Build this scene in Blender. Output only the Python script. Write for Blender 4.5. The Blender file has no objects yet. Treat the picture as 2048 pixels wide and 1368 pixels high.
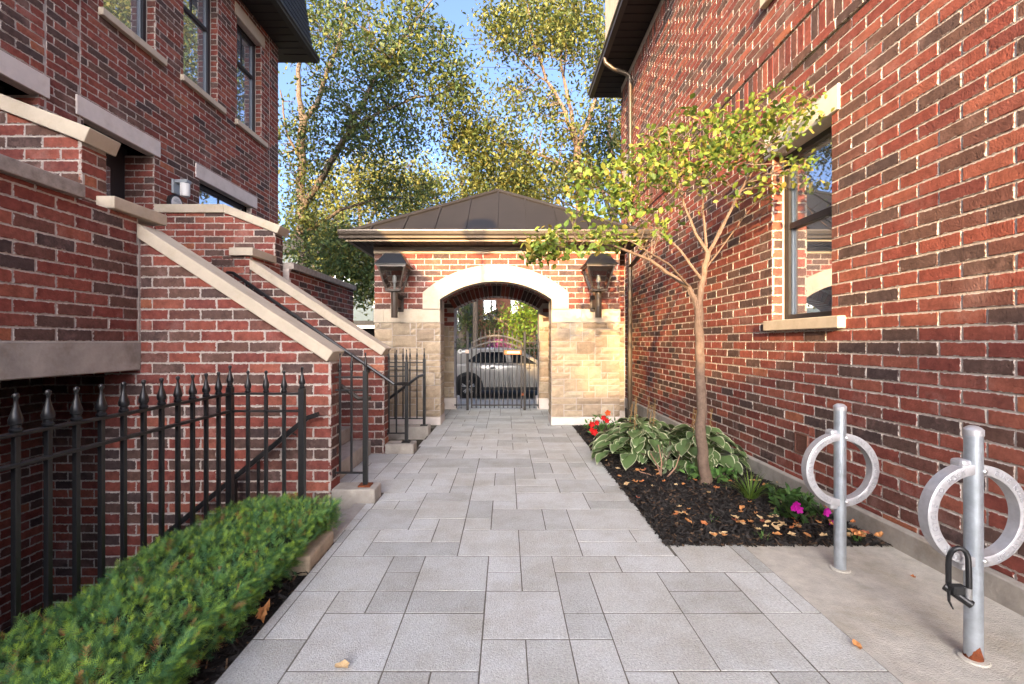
import bpy, bmesh, math, random
import numpy as np
from mathutils import Vector, Matrix
random.seed(7); rng = np.random.default_rng(11)
S = bpy.context.scene; C = S.collection
F, CX, CY, CH = 900.0, 1012.0, 683.0, 1.33          # focal length and vanishing point measured in the photograph (2048 px wide), camera height

# ------------------------------------------------------------------ camera, sky, sun, exposure
cam = bpy.data.cameras.new('camera'); cam_o = bpy.data.objects.new('camera', cam); C.objects.link(cam_o)
cam.sensor_width = 36; cam.lens = 36*F/2048; cam.shift_x = 12/2048; cam.shift_y = -1/2048
cam.clip_start = 0.05; cam.clip_end = 2000
cam_o.location = (0, 0, CH); cam_o.rotation_euler = (math.pi/2, 0, 0); S.camera = cam_o
SUN = Vector((0.20, 1, -0.20)).normalized()           # direction the light travels: low, from behind and slightly left
EL = math.asin(-SUN.z); AZ = math.atan2(-SUN.x, -SUN.y)
w = bpy.data.worlds.new('World'); S.world = w; w.use_nodes = True
nt = w.node_tree; bg = nt.nodes['Background']
sky = nt.nodes.new('ShaderNodeTexSky'); sky.sky_type = 'NISHITA'; sky.sun_disc = False
sky.sun_elevation = EL; sky.sun_rotation = AZ; sky.air_density = 0.37; sky.dust_density = 6.0; sky.ozone_density = 1.8
nt.links.new(sky.outputs[0], bg.inputs[0]); bg.inputs[1].default_value = 0.15
sl = bpy.data.lights.new('sun', 'SUN'); sl.energy = 2.4; sl.angle = math.radians(0.55); sl.color = (1.0, 0.65, 0.29)
so = bpy.data.objects.new('sun', sl); C.objects.link(so); so.rotation_euler = SUN.to_track_quat('-Z', 'Y').to_euler(); so.location = (0, -20, 12)
S.view_settings.view_transform = 'Standard'; S.view_settings.look = 'None'; S.view_settings.exposure = 2.88; S.view_settings.gamma = 1
S.render.engine = 'CYCLES'; S.cycles.use_denoising = True; S.cycles.max_bounces = 6; S.cycles.transparent_max_bounces = 6
S.cycles.diffuse_bounces = 4

def W(x, y, Y):                                       # a point seen at a pixel of the photograph, at distance Y
    return Vector(((x-CX)/F*Y, Y, CH-(y-CY)/F*Y))

# ------------------------------------------------------------------ materials
def mat(name, col, rough=0.7, metal=0.0, noise=0.0, scale=8.0, bump=0.0, bscale=60.0, attr=None, spec=0.3, sub=None, ior=None, coat=0):
    m = bpy.data.materials.new(name); m.use_nodes = True
    n = m.node_tree.nodes; l = m.node_tree.links; p = n['Principled BSDF']
    p.inputs['Roughness'].default_value = rough; p.inputs['Metallic'].default_value = metal
    p.inputs['Specular IOR Level'].default_value = spec
    if ior: p.inputs['IOR'].default_value = ior
    if coat: p.inputs['Coat Weight'].default_value = coat; p.inputs['Coat Roughness'].default_value = 0.05
    geo = n.new('ShaderNodeNewGeometry')
    if attr:
        a = n.new('ShaderNodeAttribute'); a.attribute_name = attr; out = a.outputs['Color']
    else:
        a = n.new('ShaderNodeRGB'); a.outputs[0].default_value = (*col, 1); out = a.outputs[0]
    if noise:
        t = n.new('ShaderNodeTexNoise'); t.inputs['Scale'].default_value = scale; t.inputs['Detail'].default_value = 6; t.inputs['Roughness'].default_value = 0.65
        l.new(geo.outputs['Position'], t.inputs['Vector'])
        mr = n.new('ShaderNodeMapRange'); mr.inputs[1].default_value = 0.3; mr.inputs[2].default_value = 0.7
        mr.inputs[3].default_value = 1-noise; mr.inputs[4].default_value = 1+noise*0.7
        l.new(t.outputs[0], mr.inputs[0])
        mx = n.new('ShaderNodeMix'); mx.data_type = 'RGBA'; mx.blend_type = 'MULTIPLY'; mx.inputs[0].default_value = 1
        l.new(out, mx.inputs[6]); l.new(mr.outputs[0], mx.inputs[7]); out = mx.outputs[2]
    l.new(out, p.inputs['Base Color'])
    if bump:
        t2 = n.new('ShaderNodeTexNoise'); t2.inputs['Scale'].default_value = bscale; t2.inputs['Detail'].default_value = 4
        l.new(geo.outputs['Position'], t2.inputs['Vector'])
        b = n.new('ShaderNodeBump'); b.inputs['Strength'].default_value = bump; b.inputs['Distance'].default_value = 0.01
        l.new(t2.outputs[0], b.inputs['Height']); l.new(b.outputs[0], p.inputs['Normal'])
    m['_out'] = 0
    return m
def nodes(m): return m.node_tree.nodes, m.node_tree.links, m.node_tree.nodes['Principled BSDF']

MORTAR = (0.48, 0.415, 0.365)
def brick_material(name, mortar, smear):
    m = bpy.data.materials.new(name); m.use_nodes = True; n, l, p = nodes(m)
    p.inputs['Roughness'].default_value = 0.9; p.inputs['Specular IOR Level'].default_value = 0.15
    geo = n.new('ShaderNodeNewGeometry')
    a = n.new('ShaderNodeAttribute'); a.attribute_name = 'col'
    uv = n.new('ShaderNodeAttribute'); uv.attribute_name = 'buv'
    def math_(op, x, y=None):
        k = n.new('ShaderNodeMath'); k.operation = op
        for i, q in enumerate((x, y)):
            if q is None: continue
            if isinstance(q, (int, float)): k.inputs[i].default_value = q
            else: l.new(q, k.inputs[i])
        return k.outputs[0]
    sp = n.new('ShaderNodeSeparateXYZ'); l.new(uv.outputs['Vector'], sp.inputs[0])
    du = math_('MINIMUM', sp.outputs[0], math_('SUBTRACT', 0.257, sp.outputs[0]))
    dv = math_('MINIMUM', sp.outputs[1], math_('SUBTRACT', 0.079, sp.outputs[1]))
    e = math_('MINIMUM', du, dv)
    t = n.new('ShaderNodeTexNoise'); t.inputs['Scale'].default_value = 38; t.inputs['Detail'].default_value = 5; t.inputs['Roughness'].default_value = 0.6
    l.new(geo.outputs['Position'], t.inputs['Vector'])
    lim = math_('MULTIPLY', math_('SUBTRACT', t.outputs[0], 0.44), smear)
    msk = n.new('ShaderNodeMapRange'); l.new(math_('SUBTRACT', e, lim), msk.inputs[0])
    msk.inputs[1].default_value = -0.0012; msk.inputs[2].default_value = 0.0015; msk.inputs[3].default_value = 1; msk.inputs[4].default_value = 0
    # mottling inside each brick
    t3 = n.new('ShaderNodeTexNoise'); t3.inputs['Scale'].default_value = 17; t3.inputs['Detail'].default_value = 7; t3.inputs['Roughness'].default_value = 0.7
    l.new(geo.outputs['Position'], t3.inputs['Vector'])
    mr = n.new('ShaderNodeMapRange'); l.new(t3.outputs[0], mr.inputs[0]); mr.inputs[1].default_value = 0.3; mr.inputs[2].default_value = 0.7; mr.inputs[3].default_value = 0.62; mr.inputs[4].default_value = 1.3
    mx = n.new('ShaderNodeMix'); mx.data_type = 'RGBA'; mx.blend_type = 'MULTIPLY'; mx.inputs[0].default_value = 1
    l.new(a.outputs['Color'], mx.inputs[6]); l.new(mr.outputs[0], mx.inputs[7])
    # pale lime bloom in large soft patches
    t4 = n.new('ShaderNodeTexNoise'); t4.inputs['Scale'].default_value = 2.3; t4.inputs['Detail'].default_value = 8; t4.inputs['Roughness'].default_value = 0.75
    l.new(geo.outputs['Position'], t4.inputs['Vector'])
    mr4 = n.new('ShaderNodeMapRange'); l.new(t4.outputs[0], mr4.inputs[0]); mr4.inputs[1].default_value = 0.54; mr4.inputs[2].default_value = 0.76; mr4.inputs[3].default_value = 0; mr4.inputs[4].default_value = 0.6
    m4 = n.new('ShaderNodeMix'); m4.data_type = 'RGBA'; l.new(mr4.outputs[0], m4.inputs[0]); l.new(mx.outputs[2], m4.inputs[6]); m4.inputs[7].default_value = (0.42, 0.25, 0.21, 1)
    m2 = n.new('ShaderNodeMix'); m2.data_type = 'RGBA'; l.new(msk.outputs[0], m2.inputs[0]); l.new(m4.outputs[2], m2.inputs[6]); m2.inputs[7].default_value = (*mortar, 1)
    l.new(m2.outputs[2], p.inputs['Base Color'])
    t5 = n.new('ShaderNodeTexNoise'); t5.inputs['Scale'].default_value = 95; t5.inputs['Detail'].default_value = 4; l.new(geo.outputs['Position'], t5.inputs['Vector'])
    vo = n.new('ShaderNodeTexVoronoi'); vo.inputs['Scale'].default_value = 30; l.new(geo.outputs['Position'], vo.inputs['Vector'])
    pit = n.new('ShaderNodeMapRange'); l.new(vo.outputs['Distance'], pit.inputs[0]); pit.inputs[1].default_value = 0.05; pit.inputs[2].default_value = 0.25
    hh = math_('ADD', t5.outputs[0], math_('MULTIPLY', pit.outputs[0], 0.5))
    b = n.new('ShaderNodeBump'); b.inputs['Strength'].default_value = 0.45; b.inputs['Distance'].default_value = 0.006
    l.new(hh, b.inputs['Height']); l.new(b.outputs[0], p.inputs['Normal'])
    return m
M = {}
M['brick'] = brick_material('brick', MORTAR, 0.032)
M['mortar'] = mat('mortar', MORTAR, 0.95, noise=0.25, scale=14, bump=0.5, bscale=70)
M['cream'] = mat('cream_precast_stone', (0.53, 0.45, 0.345), 0.8, noise=0.12, scale=5, bump=0.15, bscale=120)
M['greystone'] = mat('weathered_coping', (0.36, 0.31, 0.27), 0.9, noise=0.3, scale=16, bump=0.3, bscale=90)
M['lintel'] = mat('pale_lintel_stone', (0.66, 0.585, 0.53), 0.8, noise=0.10, scale=6, bump=0.15, bscale=120)
M['concrete'] = mat('concrete', (0.40, 0.36, 0.31), 0.92, noise=0.28, scale=5, bump=0.35, bscale=45)
M['padconcrete'] = mat('pad_concrete', (0.53, 0.49, 0.42), 0.95, noise=0.20, scale=11, bump=0.6, bscale=150)
M['paver'] = mat('paver', (1, 1, 1), 0.95, noise=0.30, scale=95, bump=0.6, bscale=160, attr='col')
def stain(m, scale, lo, tint):                                       # broad soft dirt on top of the fine speckle
    n, l, p = nodes(m); src = p.inputs['Base Color'].links[0].from_socket
    g = n.new('ShaderNodeNewGeometry'); t = n.new('ShaderNodeTexNoise'); t.inputs['Scale'].default_value = scale; t.inputs['Detail'].default_value = 9; t.inputs['Roughness'].default_value = 0.72; l.new(g.outputs['Position'], t.inputs['Vector'])
    r = n.new('ShaderNodeMapRange'); l.new(t.outputs[0], r.inputs[0]); r.inputs[1].default_value = lo; r.inputs[2].default_value = lo+0.28; r.inputs[3].default_value = 0; r.inputs[4].default_value = 1
    x = n.new('ShaderNodeMix'); x.data_type = 'RGBA'; x.blend_type = 'MULTIPLY'; l.new(r.outputs[0], x.inputs[0]); l.new(src, x.inputs[6]); x.inputs[7].default_value = (*tint, 1); l.new(x.outputs[2], p.inputs['Base Color'])
stain(M['paver'], 3.2, 0.44, (0.78, 0.745, 0.69)); stain(M['paver'], 1.1, 0.46, (0.88, 0.83, 0.76)); stain(M['paver'], 14, 0.58, (0.80, 0.76, 0.70)); stain(M['padconcrete'], 2.6, 0.46, (0.74, 0.70, 0.62))
stain(M['concrete'], 4.0, 0.50, (0.66, 0.60, 0.52)); stain(M['cream'], 3.0, 0.50, (0.80, 0.75, 0.67)); stain(M['cream'], 22, 0.60, (0.82, 0.78, 0.72)); stain(M['lintel'], 5, 0.52, (0.82, 0.78, 0.74)); stain(M['greystone'], 9.0, 0.5, (0.6, 0.56, 0.52))
M['joint'] = mat('joint_sand', (0.15, 0.135, 0.11), 1.0, noise=0.3, scale=40)
M['pierstone'] = mat('rock_faced_limestone', (1, 1, 1), 0.9, noise=0.22, scale=17, bump=0.6, bscale=40, attr='col')
M['black'] = mat('black_painted_iron', (0.012, 0.012, 0.013), 0.38, noise=0.3, scale=60, spec=0.5)
M['bronze'] = mat('bronze_painted_iron', (0.055, 0.04, 0.03), 0.42, noise=0.2, scale=50, spec=0.5)
M['rust'] = mat('rust', (0.20, 0.055, 0.02), 0.95, noise=0.5, scale=60, bump=0.5, bscale=120)
M['gateiron'] = mat('gate_iron', (0.026, 0.020, 0.016), 0.5, spec=0.4)
M['galv'] = mat('galvanised_steel', (0.50, 0.55, 0.60), 0.42, metal=0.75, noise=0.22, scale=16)
M['castalu'] = mat('cast_aluminium', (0.52, 0.52, 0.54), 0.5, metal=0.6, noise=0.15, scale=30, bump=0.1, bscale=150)
M['roofmetal'] = mat('standing_seam_metal', (0.021, 0.0185, 0.018), 0.5, noise=0.15, scale=4, spec=0.35)
M['gutter'] = mat('bronze_gutter', (0.075, 0.058, 0.044), 0.35, metal=0.35, spec=0.5)
M['soffit'] = mat('dark_soffit', (0.030, 0.026, 0.024), 0.6)
M['shingle'] = mat('black_shingle', (0.022, 0.024, 0.028), 0.85, noise=0.4, scale=18, bump=0.5, bscale=60)
M['frame'] = mat('dark_window_frame', (0.035, 0.033, 0.035), 0.45)
M['glass'] = mat('window_glass', (0.52, 0.55, 0.58), 0.015, metal=0.75, spec=0.5)
M['carglass'] = mat('car_glass', (0.012, 0.016, 0.02), 0.02, spec=0.5, ior=1.7)
M['pane'] = mat('grey_edge', (0.30, 0.33, 0.35), 0.4)
M['dark'] = mat('dark_interior', (0.01, 0.01, 0.011), 0.8)
M['white'] = mat('white_paint', (0.75, 0.75, 0.73), 0.5)
M['asphalt'] = mat('asphalt', (0.055, 0.055, 0.058), 0.9, noise=0.3, scale=30)
M['sidewalk'] = mat('sidewalk_concrete', (0.42, 0.39, 0.35), 0.95, noise=0.2, scale=7)
M['soil'] = mat('dark_mulch_soil', (0.022, 0.018, 0.016), 1.0, noise=0.5, scale=40, bump=1.0, bscale=70)
M['chips'] = mat('mulch_chips', (1, 1, 1), 0.95, attr='col', noise=0.3, scale=80)
M['earth'] = mat('earth', (0.07, 0.06, 0.04), 1.0, noise=0.4, scale=3)
M['bark'] = mat('smooth_bark', (0.165, 0.112, 0.082), 0.9, noise=0.25, scale=26, bump=0.5, bscale=80)
M['twig'] = mat('twig_bark', (0.17, 0.125, 0.09), 0.9, noise=0.2, scale=30)
M['greybark'] = mat('grey_bark', (0.11, 0.085, 0.065), 0.95, noise=0.35, scale=12, bump=0.8, bscale=30)
M['tyre'] = mat('tyre', (0.012, 0.012, 0.012), 0.9)
M['carpaint'] = mat('white_car_paint', (0.34, 0.315, 0.275), 0.28, spec=0.5, coat=0.6)
M['cladding'] = mat('black_cladding', (0.02, 0.02, 0.02), 0.7)
M['rim'] = mat('rim_silver', (0.55, 0.55, 0.55), 0.3, metal=0.8)
def leafmat(name, trans=0.35, rough=0.55):
    m = bpy.data.materials.new(name); m.use_nodes = True; n, l, p = nodes(m)
    a = n.new('ShaderNodeAttribute'); a.attribute_name = 'col'
    l.new(a.outputs['Color'], p.inputs['Base Color']); p.inputs['Roughness'].default_value = rough; p.inputs['Specular IOR Level'].default_value = 0.3
    tr = n.new('ShaderNodeBsdfTranslucent'); l.new(a.outputs['Color'], tr.inputs['Color'])
    mx = n.new('ShaderNodeMixShader'); mx.inputs[0].default_value = trans
    l.new(p.outputs[0], mx.inputs[1]); l.new(tr.outputs[0], mx.inputs[2]); l.new(mx.outputs[0], n['Material Output'].inputs[0])
    return m
M['leaf'] = leafmat('leaf'); M['needle'] = leafmat('yew_needle', 0.2, 0.45); M['hosta'] = leafmat('hosta_leaf', 0.25, 0.4); M['deadleaf'] = leafmat('dead_leaf', 0.15, 0.8)
M['petal'] = leafmat('petal', 0.3, 0.6)
def clearglass():
    m = bpy.data.materials.new('clear_lantern_glass'); m.use_nodes = True; n, l, p = nodes(m)
    t = n.new('ShaderNodeBsdfTransparent'); t.inputs[0].default_value = (0.90, 0.89, 0.87, 1)
    g = n.new('ShaderNodeBsdfGlossy'); g.inputs['Roughness'].default_value = 0.12
    f = n.new('ShaderNodeFresnel'); f.inputs[0].default_value = 1.5
    ad = n.new('ShaderNodeMath'); ad.operation = 'ADD'; l.new(f.outputs[0], ad.inputs[0]); ad.inputs[1].default_value = 0.06
    mx = n.new('ShaderNodeMixShader'); l.new(ad.outputs[0], mx.inputs[0]); l.new(t.outputs[0], mx.inputs[1]); l.new(g.outputs[0], mx.inputs[2])
    l.new(mx.outputs[0], n['Material Output'].inputs[0]); return m
M['clear'] = clearglass()
for m_ in bpy.data.materials:
    if '_out' in m_: del m_['_out']

# ------------------------------------------------------------------ mesh helpers
WL = {}
def wl(o): return WL.get(o.name, Vector((0, 0, 0))) if o else Vector((0, 0, 0))
def link(name, me, loc=(0, 0, 0), parent=None, rotz=0.0):
    o = bpy.data.objects.new(name, me); C.objects.link(o)
    loc = Vector(loc); o.parent = parent; o.location = loc - wl(parent)
    if rotz: o.rotation_euler = (0, 0, rotz)
    WL[o.name] = loc; return o
def tag(o, label=None, cat=None, group=None, kind=None):
    if label: o['label'] = label
    if cat: o['category'] = cat
    if group: o['group'] = group
    if kind: o['kind'] = kind
    return o
def thing(name, label, cat, loc, group=None):
    return tag(link(name, None, loc), label, cat, group)
def attrs(me, col=None, buv=None):
    if col is not None:
        a = me.attributes.new('col', 'FLOAT_COLOR', 'POINT'); c = np.ones((len(me.vertices), 4), np.float32); c[:, :3] = col; a.data.foreach_set('color', c.ravel())
    if buv is not None:
        a = me.attributes.new('buv', 'FLOAT_VECTOR', 'POINT'); a.data.foreach_set('vector', np.asarray(buv, np.float32).ravel())
def fmesh(name, V, Fc, m=None, col=None, smooth=False):               # fast mesh: V (n,3), Fc (m,k)
    V = np.asarray(V, np.float32).reshape(-1, 3); Fc = np.asarray(Fc, np.int32); k = Fc.shape[1]
    me = bpy.data.meshes.new(name); me.vertices.add(len(V)); me.vertices.foreach_set('co', V.ravel())
    me.loops.add(Fc.size); me.loops.foreach_set('vertex_index', Fc.ravel())
    me.polygons.add(len(Fc)); me.polygons.foreach_set('loop_start', np.arange(0, Fc.size, k, dtype=np.int32))
    me.update(calc_edges=True)
    if smooth: me.polygons.foreach_set('use_smooth', np.ones(len(Fc), bool))
    if col is not None: attrs(me, col)
    if m: me.materials.append(m)
    return me
class MB:
    def __init__(s): s.v = []; s.f = []
    def box(s, x0, x1, y0, y1, z0, z1):
        b = len(s.v); s.v += [(x, y, z) for z in (z0, z1) for y in (y0, y1) for x in (x0, x1)]
        s.f += [tuple(b+i for i in q) for q in ((0, 2, 3, 1), (4, 5, 7, 6), (0, 1, 5, 4), (2, 6, 7, 3), (0, 4, 6, 2), (1, 3, 7, 5))]; return s
    def frustum(s, c, w0, w1, z0, z1, d0=None, d1=None):               # square taper, w/d are full widths
        d0 = d0 or w0; d1 = d1 or w1; b = len(s.v)
        for (w_, d_, z) in ((w0, d0, z0), (w1, d1, z1)):
            s.v += [(c[0]+i*w_/2, c[1]+j*d_/2, z) for (i, j) in ((-1, -1), (1, -1), (1, 1), (-1, 1))]
        s.f += [tuple(b+i for i in q) for q in ((3, 2, 1, 0), (4, 5, 6, 7), (0, 1, 5, 4), (1, 2, 6, 5), (2, 3, 7, 6), (3, 0, 4, 7))]; return s
    def prism(s, poly, fn, d0, d1):                                    # poly [(a,b)], fn(a,b,d)->xyz
        b = len(s.v); k = len(poly)
        s.v += [tuple(fn(a, c, d0)) for a, c in poly] + [tuple(fn(a, c, d1)) for a, c in poly]
        s.f += [tuple(b+i for i in range(k))[::-1], tuple(b+k+i for i in range(k))]
        s.f += [(b+i, b+(i+1) % k, b+k+(i+1) % k, b+k+i) for i in range(k)]; return s
    def tube(s, pts, r, n=8, cap=True, sq=False):
        pts = [Vector(p) for p in pts]; R = r if isinstance(r, (list, tuple)) else [r]*len(pts)
        if sq: n = 4
        b0 = len(s.v); up = None
        for i, p in enumerate(pts):
            d = (pts[min(i+1, len(pts)-1)]-pts[max(i-1, 0)]).normalized()
            if up is None: up = Vector((0, 0, 1)) if abs(d.z) < 0.9 else Vector((0, 1, 0))
            x = d.cross(up); x = x.normalized() if x.length > 1e-4 else Vector((1, 0, 0)); y = d.cross(x).normalized(); up = -y if y.dot(up) < 0 else y
            x = d.cross(up).normalized(); y = up
            for k in range(n):
                t = 2*math.pi*(k+(0.5 if sq else 0))/n; q = R[i]*(1.414 if sq else 1)
                s.v.append(tuple(p+x*math.cos(t)*q+y*math.sin(t)*q))
        for i in range(len(pts)-1):
            for k in range(n):
                a = b0+i*n+k; c = b0+i*n+(k+1) % n
                s.f.append((a, c, c+n, a+n))
        if cap: s.f.append(tuple(range(b0, b0+n))[::-1]); s.f.append(tuple(range(b0+(len(pts)-1)*n, b0+len(pts)*n)))
        return s
    def lathe(s, prof, c, n=16, sq=False):                             # prof [(r,z)] about a vertical axis
        b = len(s.v); off = math.pi/4 if sq else 0; n = 4 if sq else n
        for r, z in prof: s.v += [(c[0]+r*math.cos(off+2*math.pi*k/n), c[1]+r*math.sin(off+2*math.pi*k/n), c[2]+z) for k in range(n)]
        for i in range(len(prof)-1):
            for k in range(n): s.f.append((b+i*n+k, b+i*n+(k+1) % n, b+(i+1)*n+(k+1) % n, b+(i+1)*n+k))
        s.f.append(tuple(range(b, b+n))[::-1]); s.f.append(tuple(range(b+(len(prof)-1)*n, b+len(prof)*n))); return s
    def build(s, name, m, parent=None, bevel=0, seg=1, smooth=False, kind=None, label=None):
        V = np.array(s.v); c = Vector(((V.min(0)+V.max(0))/2).tolist()); me = bpy.data.meshes.new(name)
        me.from_pydata([tuple(np.array(v)-np.array(c)) for v in s.v], [], s.f)
        bm = bmesh.new(); bm.from_mesh(me); bmesh.ops.recalc_face_normals(bm, faces=bm.faces)
        if bevel:
            ed = [e for e in bm.edges if len(e.link_faces) == 2 and e.calc_face_angle(0) > 0.5]
            bmesh.ops.bevel(bm, geom=ed, offset=bevel, segments=seg, affect='EDGES', profile=0.5)
        bm.to_mesh(me); bm.free()
        if smooth:
            for pl in me.polygons: pl.use_smooth = True
            try: me.set_sharp_from_angle(angle=0.7)
            except Exception: pass
        me.materials.append(m); o = link(name, me, c, parent)
        if kind: o['kind'] = kind
        if label: o['label'] = label
        return o

def rect_sub(r, holes):                                                # r, holes: (a0,a1,b0,b1)
    out = [r]
    for h in holes:
        nx = []
        for q in out:
            a0, a1, b0, b1 = q
            if h[0] >= a1 or h[1] <= a0 or h[2] >= b1 or h[3] <= b0: nx.append(q); continue
            if h[0] > a0: nx.append((a0, h[0], b0, b1))
            if h[1] < a1: nx.append((h[1], a1, b0, b1))
            m0, m1 = max(a0, h[0]), min(a1, h[1])
            if h[2] > b0: nx.append((m0, m1, b0, h[2]))
            if h[3] < b1: nx.append((m0, m1, h[3], b1))
        out = nx
    return out
def clip_poly(poly, A, B, D):                                          # keep A*a+B*b<=D
    out = []
    for i in range(len(poly)):
        p, q = poly[i], poly[(i+1) % len(poly)]
        fp, fq = A*p[0]+B*p[1]-D, A*q[0]+B*q[1]-D
        if fp <= 0: out.append(p)
        if (fp < 0 < fq) or (fq < 0 < fp):
            t = fp/(fp-fq); out.append((p[0]+(q[0]-p[0])*t, p[1]+(q[1]-p[1])*t))
    return out
def tile_fill(nc, nr, sizes, rg):
    g = np.zeros((nr, nc), bool); out = []
    for r in range(nr):
        for c in range(nc):
            if g[r, c]: continue
            opts = [(w_, h_, p) for (w_, h_, p) in sizes if c+w_ <= nc and r+h_ <= nr and not g[r:r+h_, c:c+w_].any()]
            if not opts: opts = [(1, 1, 1)]
            w_, h_, _ = rg.choices(opts, [o[2] for o in opts])[0]
            g[r:r+h_, c:c+w_] = True; out.append((c, r, w_, h_))
    return out

# ------------------------------------------------------------------ bricks: every one has its own edges; the 300 that show largest on a thing are its parts
PAL = [(0.260, 0.078, 0.055), (0.240, 0.069, 0.052), (0.290, 0.096, 0.064), (0.215, 0.062, 0.048), (0.185, 0.058, 0.047), (0.245, 0.082, 0.061),
       (0.120, 0.071, 0.058), (0.098, 0.062, 0.054), (0.140, 0.075, 0.058), (0.085, 0.057, 0.053), (0.160, 0.070, 0.055), (0.330, 0.118, 0.066)]
PW = [9, 9, 7, 8, 7, 6, 7, 6, 6, 3.5, 6, 1.0]
BR = {}; BRM = {}
def brick_geo(poly, rect, jit, rg):
    ac = (rect[0]+rect[1])/2; bc = (rect[2]+rect[3])/2; cx = sum(p[0] for p in poly)/len(poly); cz = sum(p[1] for p in poly)/len(poly)
    k = len(poly); d = 0.0045+rg.uniform(-jit, jit)*0.7; V = []; U = []
    La, Lb = max(rect[1]-rect[0], 1e-3), max(rect[3]-rect[2], 1e-3)
    def uvm(a, b): return ((a-rect[0])/La*0.257, (b-rect[2])/Lb*0.079, 0)
    outer = [(p[0]+rg.uniform(-jit, jit)*0.8, p[1]+rg.uniform(-jit, jit)*0.8) for p in poly]
    ins = []
    for p in outer:
        da, db = cx-p[0], cz-p[1]; ins.append((p[0]+math.copysign(min(0.0042, abs(da)*0.5), da), p[1]+math.copysign(min(0.0042, abs(db)*0.5), db)))
    for p in ins: V.append((p[0]-ac, d, p[1]-bc)); U.append(uvm(*p))
    for p in outer: V.append((p[0]-ac, d+0.0035, p[1]-bc)); U.append(uvm(*p))
    for p in outer: V.append((p[0]-ac, 0.026, p[1]-bc)); U.append(uvm(*p))
    Fc = [tuple(range(k))]
    for i in range(k):
        j = (i+1) % k; Fc.append((i, k+i, k+j, j)); Fc.append((k+i, 2*k+i, 2*k+j, k+j))
    return V, U, Fc
def brick_reg(key, o, u, rect, poly, full, proud=0.0, rot=False):
    BR.setdefault(key, []).append((Vector(o), u, rect, poly, full, proud))
def brick_wall(key, o, u, L, z0, z1, holes=(), clips=(), zoff=1.33, phase=0.0, proud=0.0, drop=None):
    u = Vector((u[0], u[1])); k0 = math.floor((z0-zoff)/0.089+1e-6); k1 = math.ceil((z1-zoff)/0.089-1e-6)
    hs = [(h[0]-0.004, h[1]+0.004, h[2]-0.004, h[3]+0.004) for h in holes]
    for k in range(k0, k1):
        B0, B1 = zoff+k*0.089+0.005, zoff+k*0.089+0.084
        a = -0.267*2-(phase+(0.1335 if k % 2 else 0)) % 0.267
        while a < L:
            fr = (a+0.005, a+0.262, B0, B1)
            r = (max(fr[0], 0.003), min(fr[1], L-0.003), max(fr[2], z0), min(fr[3], z1)); a += 0.267
            if r[1]-r[0] < 0.03 or r[3]-r[2] < 0.02: continue
            for q in rect_sub(r, hs):
                if q[1]-q[0] < 0.025 or q[3]-q[2] < 0.015: continue
                poly = [(q[0], q[2]), (q[1], q[2]), (q[1], q[3]), (q[0], q[3])]
                for cl in clips: poly = clip_poly(poly, *cl) if poly else poly
                if len(poly) < 3: continue
                ext = max(p[0] for p in poly)-min(p[0] for p in poly), max(p[1] for p in poly)-min(p[1] for p in poly)
                if ext[0] < 0.03 or ext[1] < 0.015: continue
                if drop and drop(poly): continue
                brick_reg(key, o, u, q, poly, q == fr and len(poly) == 4, proud)
def soldier(key, o, u, L, z0, h=0.257, proud=0.0):
    a = 0.0
    while a+0.08 < L:
        q = (a+0.005, a+0.084, z0+0.005, z0+0.005+h); brick_reg(key, o, Vector((u[0], u[1])), q, [(q[0], q[2]), (q[1], q[2]), (q[1], q[3]), (q[0], q[3])], False, proud); a += 0.089
def brick_flush(key, parent, limit=300, bright=1.0):
    rg = random.Random(hash(key) % 1000 if False else sum(map(ord, key)))
    L = []
    for (o, u, rect, poly, full, proud) in BR.pop(key, []):
        ac, bc = (rect[0]+rect[1])/2, (rect[2]+rect[3])/2
        p = Vector((o.x+u.x*ac, o.y+u.y*ac, bc)); nrm = Vector((u.y, -u.x, 0)); p = p+nrm*proud
        v = Vector((0, 0, CH))-p; sc = 0
        if p.y > 0.3 and v.dot(nrm) > 0:
            x = CX+F*p.x/p.y; y = CY-F*(p.z-CH)/p.y
            if -20 < x < 2068 and -20 < y < 1388: sc = (rect[1]-rect[0])*(rect[3]-rect[2])*F*F/p.y**2*(v.normalized().dot(nrm))
        L.append((sc, p, u, rect, poly, full))
    L.sort(key=lambda t: -t[0]); V = []; Fc = []; U = []; Cc = []
    for i, (sc, p, u, rect, poly, full) in enumerate(L):
        t = rg.choices(range(len(PAL)), PW)[0]; col = PAL[t]
        if i < limit and sc > 40:
            if full:
                kk = (t, rg.randrange(3))
                if kk not in BRM:
                    v, uu, f = brick_geo(poly, rect, 0.0025, random.Random(t*7+kk[1])); me = bpy.data.meshes.new('brick'); me.from_pydata(v, [], f); attrs(me, col, uu); me.materials.append(M['brick']); BRM[kk] = me
                me = BRM[kk]
            else:
                v, uu, f = brick_geo(poly, rect, 0.0022, rg); me = bpy.data.meshes.new('brick'); me.from_pydata(v, [], f); attrs(me, col, uu); me.materials.append(M['brick'])
            link('brick', me, p, parent, math.atan2(u.y, u.x))
        else:
            v, uu, f = brick_geo(poly, rect, 0.0025, rg); b = len(V); g = rg.uniform(0.85, 1.15)
            V += [(p.x+u.x*q[0]-u.y*q[1], p.y+u.y*q[0]+u.x*q[1], p.z+q[2]) for q in v]; U += uu; Cc += [tuple(x*g for x in col)]*len(v)
            Fc += [tuple(b+j for j in q) for q in f]
    if V:
        me = bpy.data.meshes.new('brick_field'); me.from_pydata(V, [], Fc); attrs(me, np.array(Cc), U); me.materials.append(M['brick'])
        o = link('brick_field', me, (0, 0, 0), parent); o['kind'] = 'stuff'

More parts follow.
